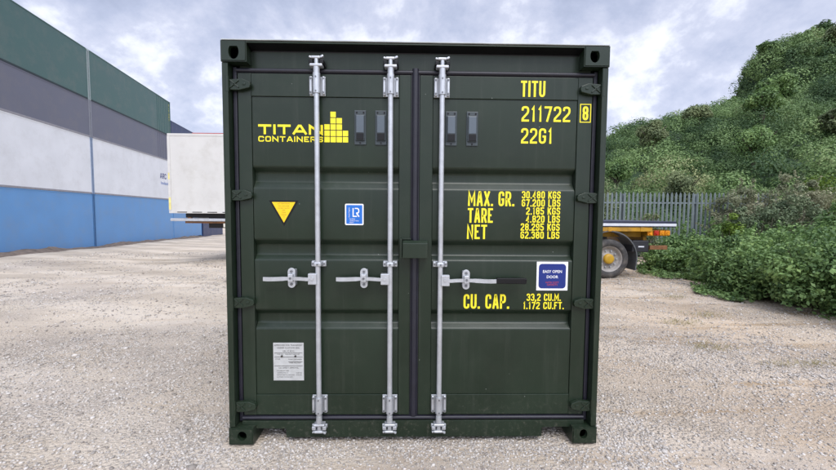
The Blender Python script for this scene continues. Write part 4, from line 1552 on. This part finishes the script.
# ------------------------------------------------------------------ hillside
def hill_z(x, y):
    x, y = np.asarray(x, float), np.asarray(y, float)
    r1 = np.interp(x, [-8, 3, 9, 16, 24.6, 28.7, 36.3, 44, 60, 120], [-4, -3, 4, 7.6, 10.6, 12.6, 14.2, 15.6, 19, 24])
    bank = r1 * sstep(11.5, 45, y) ** .85 + r1 * .06 * np.minimum(1, np.maximum(0, y - 45) / 60) - .5
    kx = np.interp(x, [50, 53, 54.2, 57, 59.5, 62, 69.7, 80, 95, 150], [0, 1, 17.5, 27.4, 29.2, 29.9, 31.2, 33, 35, 38])
    knoll = kx * sstep(26, 60, y) * (1 - .9 * sstep(61.5, 71, y))
    z = np.maximum(bank, knoll * .98)
    z = z + (vnoise(x * .16, y * .16, 21) - .5) * 1.4 * sstep(12, 26, y) + (vnoise(x * .4, y * .4, 22) - .5) * .6 * sstep(12, 26, y)
    return z


hx = axis([(4, 90, 1.0), (90, 200, 8)])
hy = axis([(11.6, 70, 1.0), (70, 140, 6)])
X, Y = np.meshgrid(hx, hy)
Zh = hill_z(X, Y)
V = np.stack([X.ravel(), Y.ravel(), Zh.ravel()], 1)
nxg = len(hx)
ii, jj = np.meshgrid(np.arange(nxg - 1), np.arange(len(hy) - 1))
a = (jj * nxg + ii).ravel()
F = np.stack([a, a + 1, a + nxg + 1, a + nxg], 1)
HILLM = mat('hill_undergrowth', (.022, .046, .018), .9, var=.5, scale=.6, bump=.5, bscale=3)  # undergrowth coloured extra dark to deepen the shade between crowns
ho = npmesh('hillside', V, F, HILLM, smooth=True)
ho['kind'] = 'structure'

# continuous scrub cover on the hill: nobody could count it
VV, FF, TT, off = [], [], [], 0
for cell, xr, yr, nl, sz, r0, r1_ in ((.85, (5, 30), (12.4, 24), 620, .044, .36, .85), (2.6, (6, 30), (13.5, 24), 1700, .048, .8, 1.5),
                                     (1.45, (9, 54), (23, 47), 560, .092, .60, 1.35), (3.6, (10, 54), (23, 47), 1600, .095, 1.2, 2.5),
                                     (2.0, (14, 64), (46, 61), 300, .16, .8, 1.8), (1.6, (47, 90), (27, 62), 340, .15, .8, 1.7),
                                     (4.6, (47, 90), (27, 62), 1300, .155, 1.6, 3.4), (1.6, (50, 74), (57, 63), 260, .16, .6, 1.6),
                                     (1.15, (50, 61), (30, 62.5), 220, .15, .6, 1.3), (1.25, (20, 52), (15, 36), 300, .085, .5, 1.0), (1.15, (51, 72), (60, 72), 180, .16, .6, 1.4)):
    # one crown to a cell, shaken off its centre, some cells empty
    ax_, ay_ = np.meshgrid(np.arange(*xr, cell), np.arange(*yr, cell))
    cxs = ax_.ravel() + rng.uniform(-.42, .42, ax_.size) * cell
    cys = ay_.ravel() + rng.uniform(-.42, .42, ax_.size) * cell
    az = cxs / (cys + 2.4)
    k = (az > .42) & (az < 1.35) & (rng.random(len(cxs)) < (.97 if cell < 2.3 else .5))
    cxs, cys = cxs[k], cys[k]
    czs = hill_z(cxs, cys)
    rad = r0 + (r1_ - r0) * rng.random(len(cxs)) ** 2.0
    species = vnoise(cxs * .2 + 5, cys * .2, 33) * .6 + vnoise(cxs * .07 + 2, cys * .07, 34) * .4
    tint_ = np.clip(.10 + 1.1 * (species - .32) + rng.uniform(-.30, .34, len(cxs)), 0, .85)
    v, f, tt = leaf_cloud(np.stack([cxs, cys, czs + rad * rng.uniform(.15, .7, len(cxs))], 1), rad, nl, sz, .12, .70, 1.0, tint_, elong=1.4, jit=.30)
    VV.append(v); FF.append(f + off); TT.append(tt); off += len(v)
o = npmesh('hillside_scrub', np.concatenate(VV), np.concatenate(FF), LEAFH, None, np.concatenate(TT))
o['kind'] = 'stuff'; o['label'] = 'dense green scrub and small trees covering the hillside'


def tree(label, x_, y_, h, r, m_=LEAFH, nl=1500, leaf=.28, cat='tree', group='trees on the hill skyline'):
    z_ = float(hill_z(x_, y_))
    t_ = thing('tree', label, cat, (x_, y_, z_ - .3), 0, group)
    mb = MB()
    mb.tube((0, 0, 0), (.1 * r, 0, h * .5), .05 * h, .035 * h, 8)
    for q in range(6):
        a_ = q * 1.05 + random.random()
        mb.tube((.1 * r, 0, h * (.3 + .04 * q)), (.75 * r * math.cos(a_), .75 * r * math.sin(a_), h * (.6 + .06 * q)), .02 * h, .006 * h, 6)
    mb.build('trunk', BARK, t_)
    kk = 14
    q = rng.normal(size=(kk, 3)); q /= np.linalg.norm(q, axis=1)[:, None]
    c_ = q * np.array([r * .65, r * .65, h * .26]) * rng.uniform(.5, 1, (kk, 1)) + np.array([0, 0, h * .68])
    v, f, tt = leaf_cloud(c_, rng.uniform(.28, .5, kk) * r, nl // kk, leaf, .4, .35, .9, elong=1.4)
    npmesh('crown', v, f, m_, t_, tt)


tree('tallest tree on the hilltop skyline at the right edge', 67.5, 60, 3.6, 2.2)
tree('small tree on the hilltop just left of the tallest one', 64.2, 60, 2.6, 1.7)
tree('tiny bush-like tree leaning out from the foot of the cliff edge', 51.8, 58, 3.4, 1.3)
tree('round tree at the shoulder where the hill steepens', 57.2, 59, 2.8, 1.5)

for i, (x_, y_, h, r) in enumerate(((17, 21, 3.0, 1.3), (26, 26, 3.6, 1.7), (22, 32, 3.4, 1.6), (33, 33, 4.0, 1.9), (30, 37, 2.6, 1.5), (41, 40, 4.2, 2.0), (35, 28, 3.4, 1.6), (16, 27, 3.2, 1.4), (62, 52, 4.4, 2.2), (58, 46, 4.0, 2.0))):
    if i % 2:
        tree('dark rich green tree standing out of the scrub on the hillside', x_, y_, h, r, LEAF, 9000, .0028 * math.hypot(x_, y_), group='dark trees on the hillside')
    else:
        tree('pale grey green tree standing out of the scrub on the hillside', x_, y_, h, r, LEAFP, 9000, .0028 * math.hypot(x_, y_), group='pale trees on the hillside')
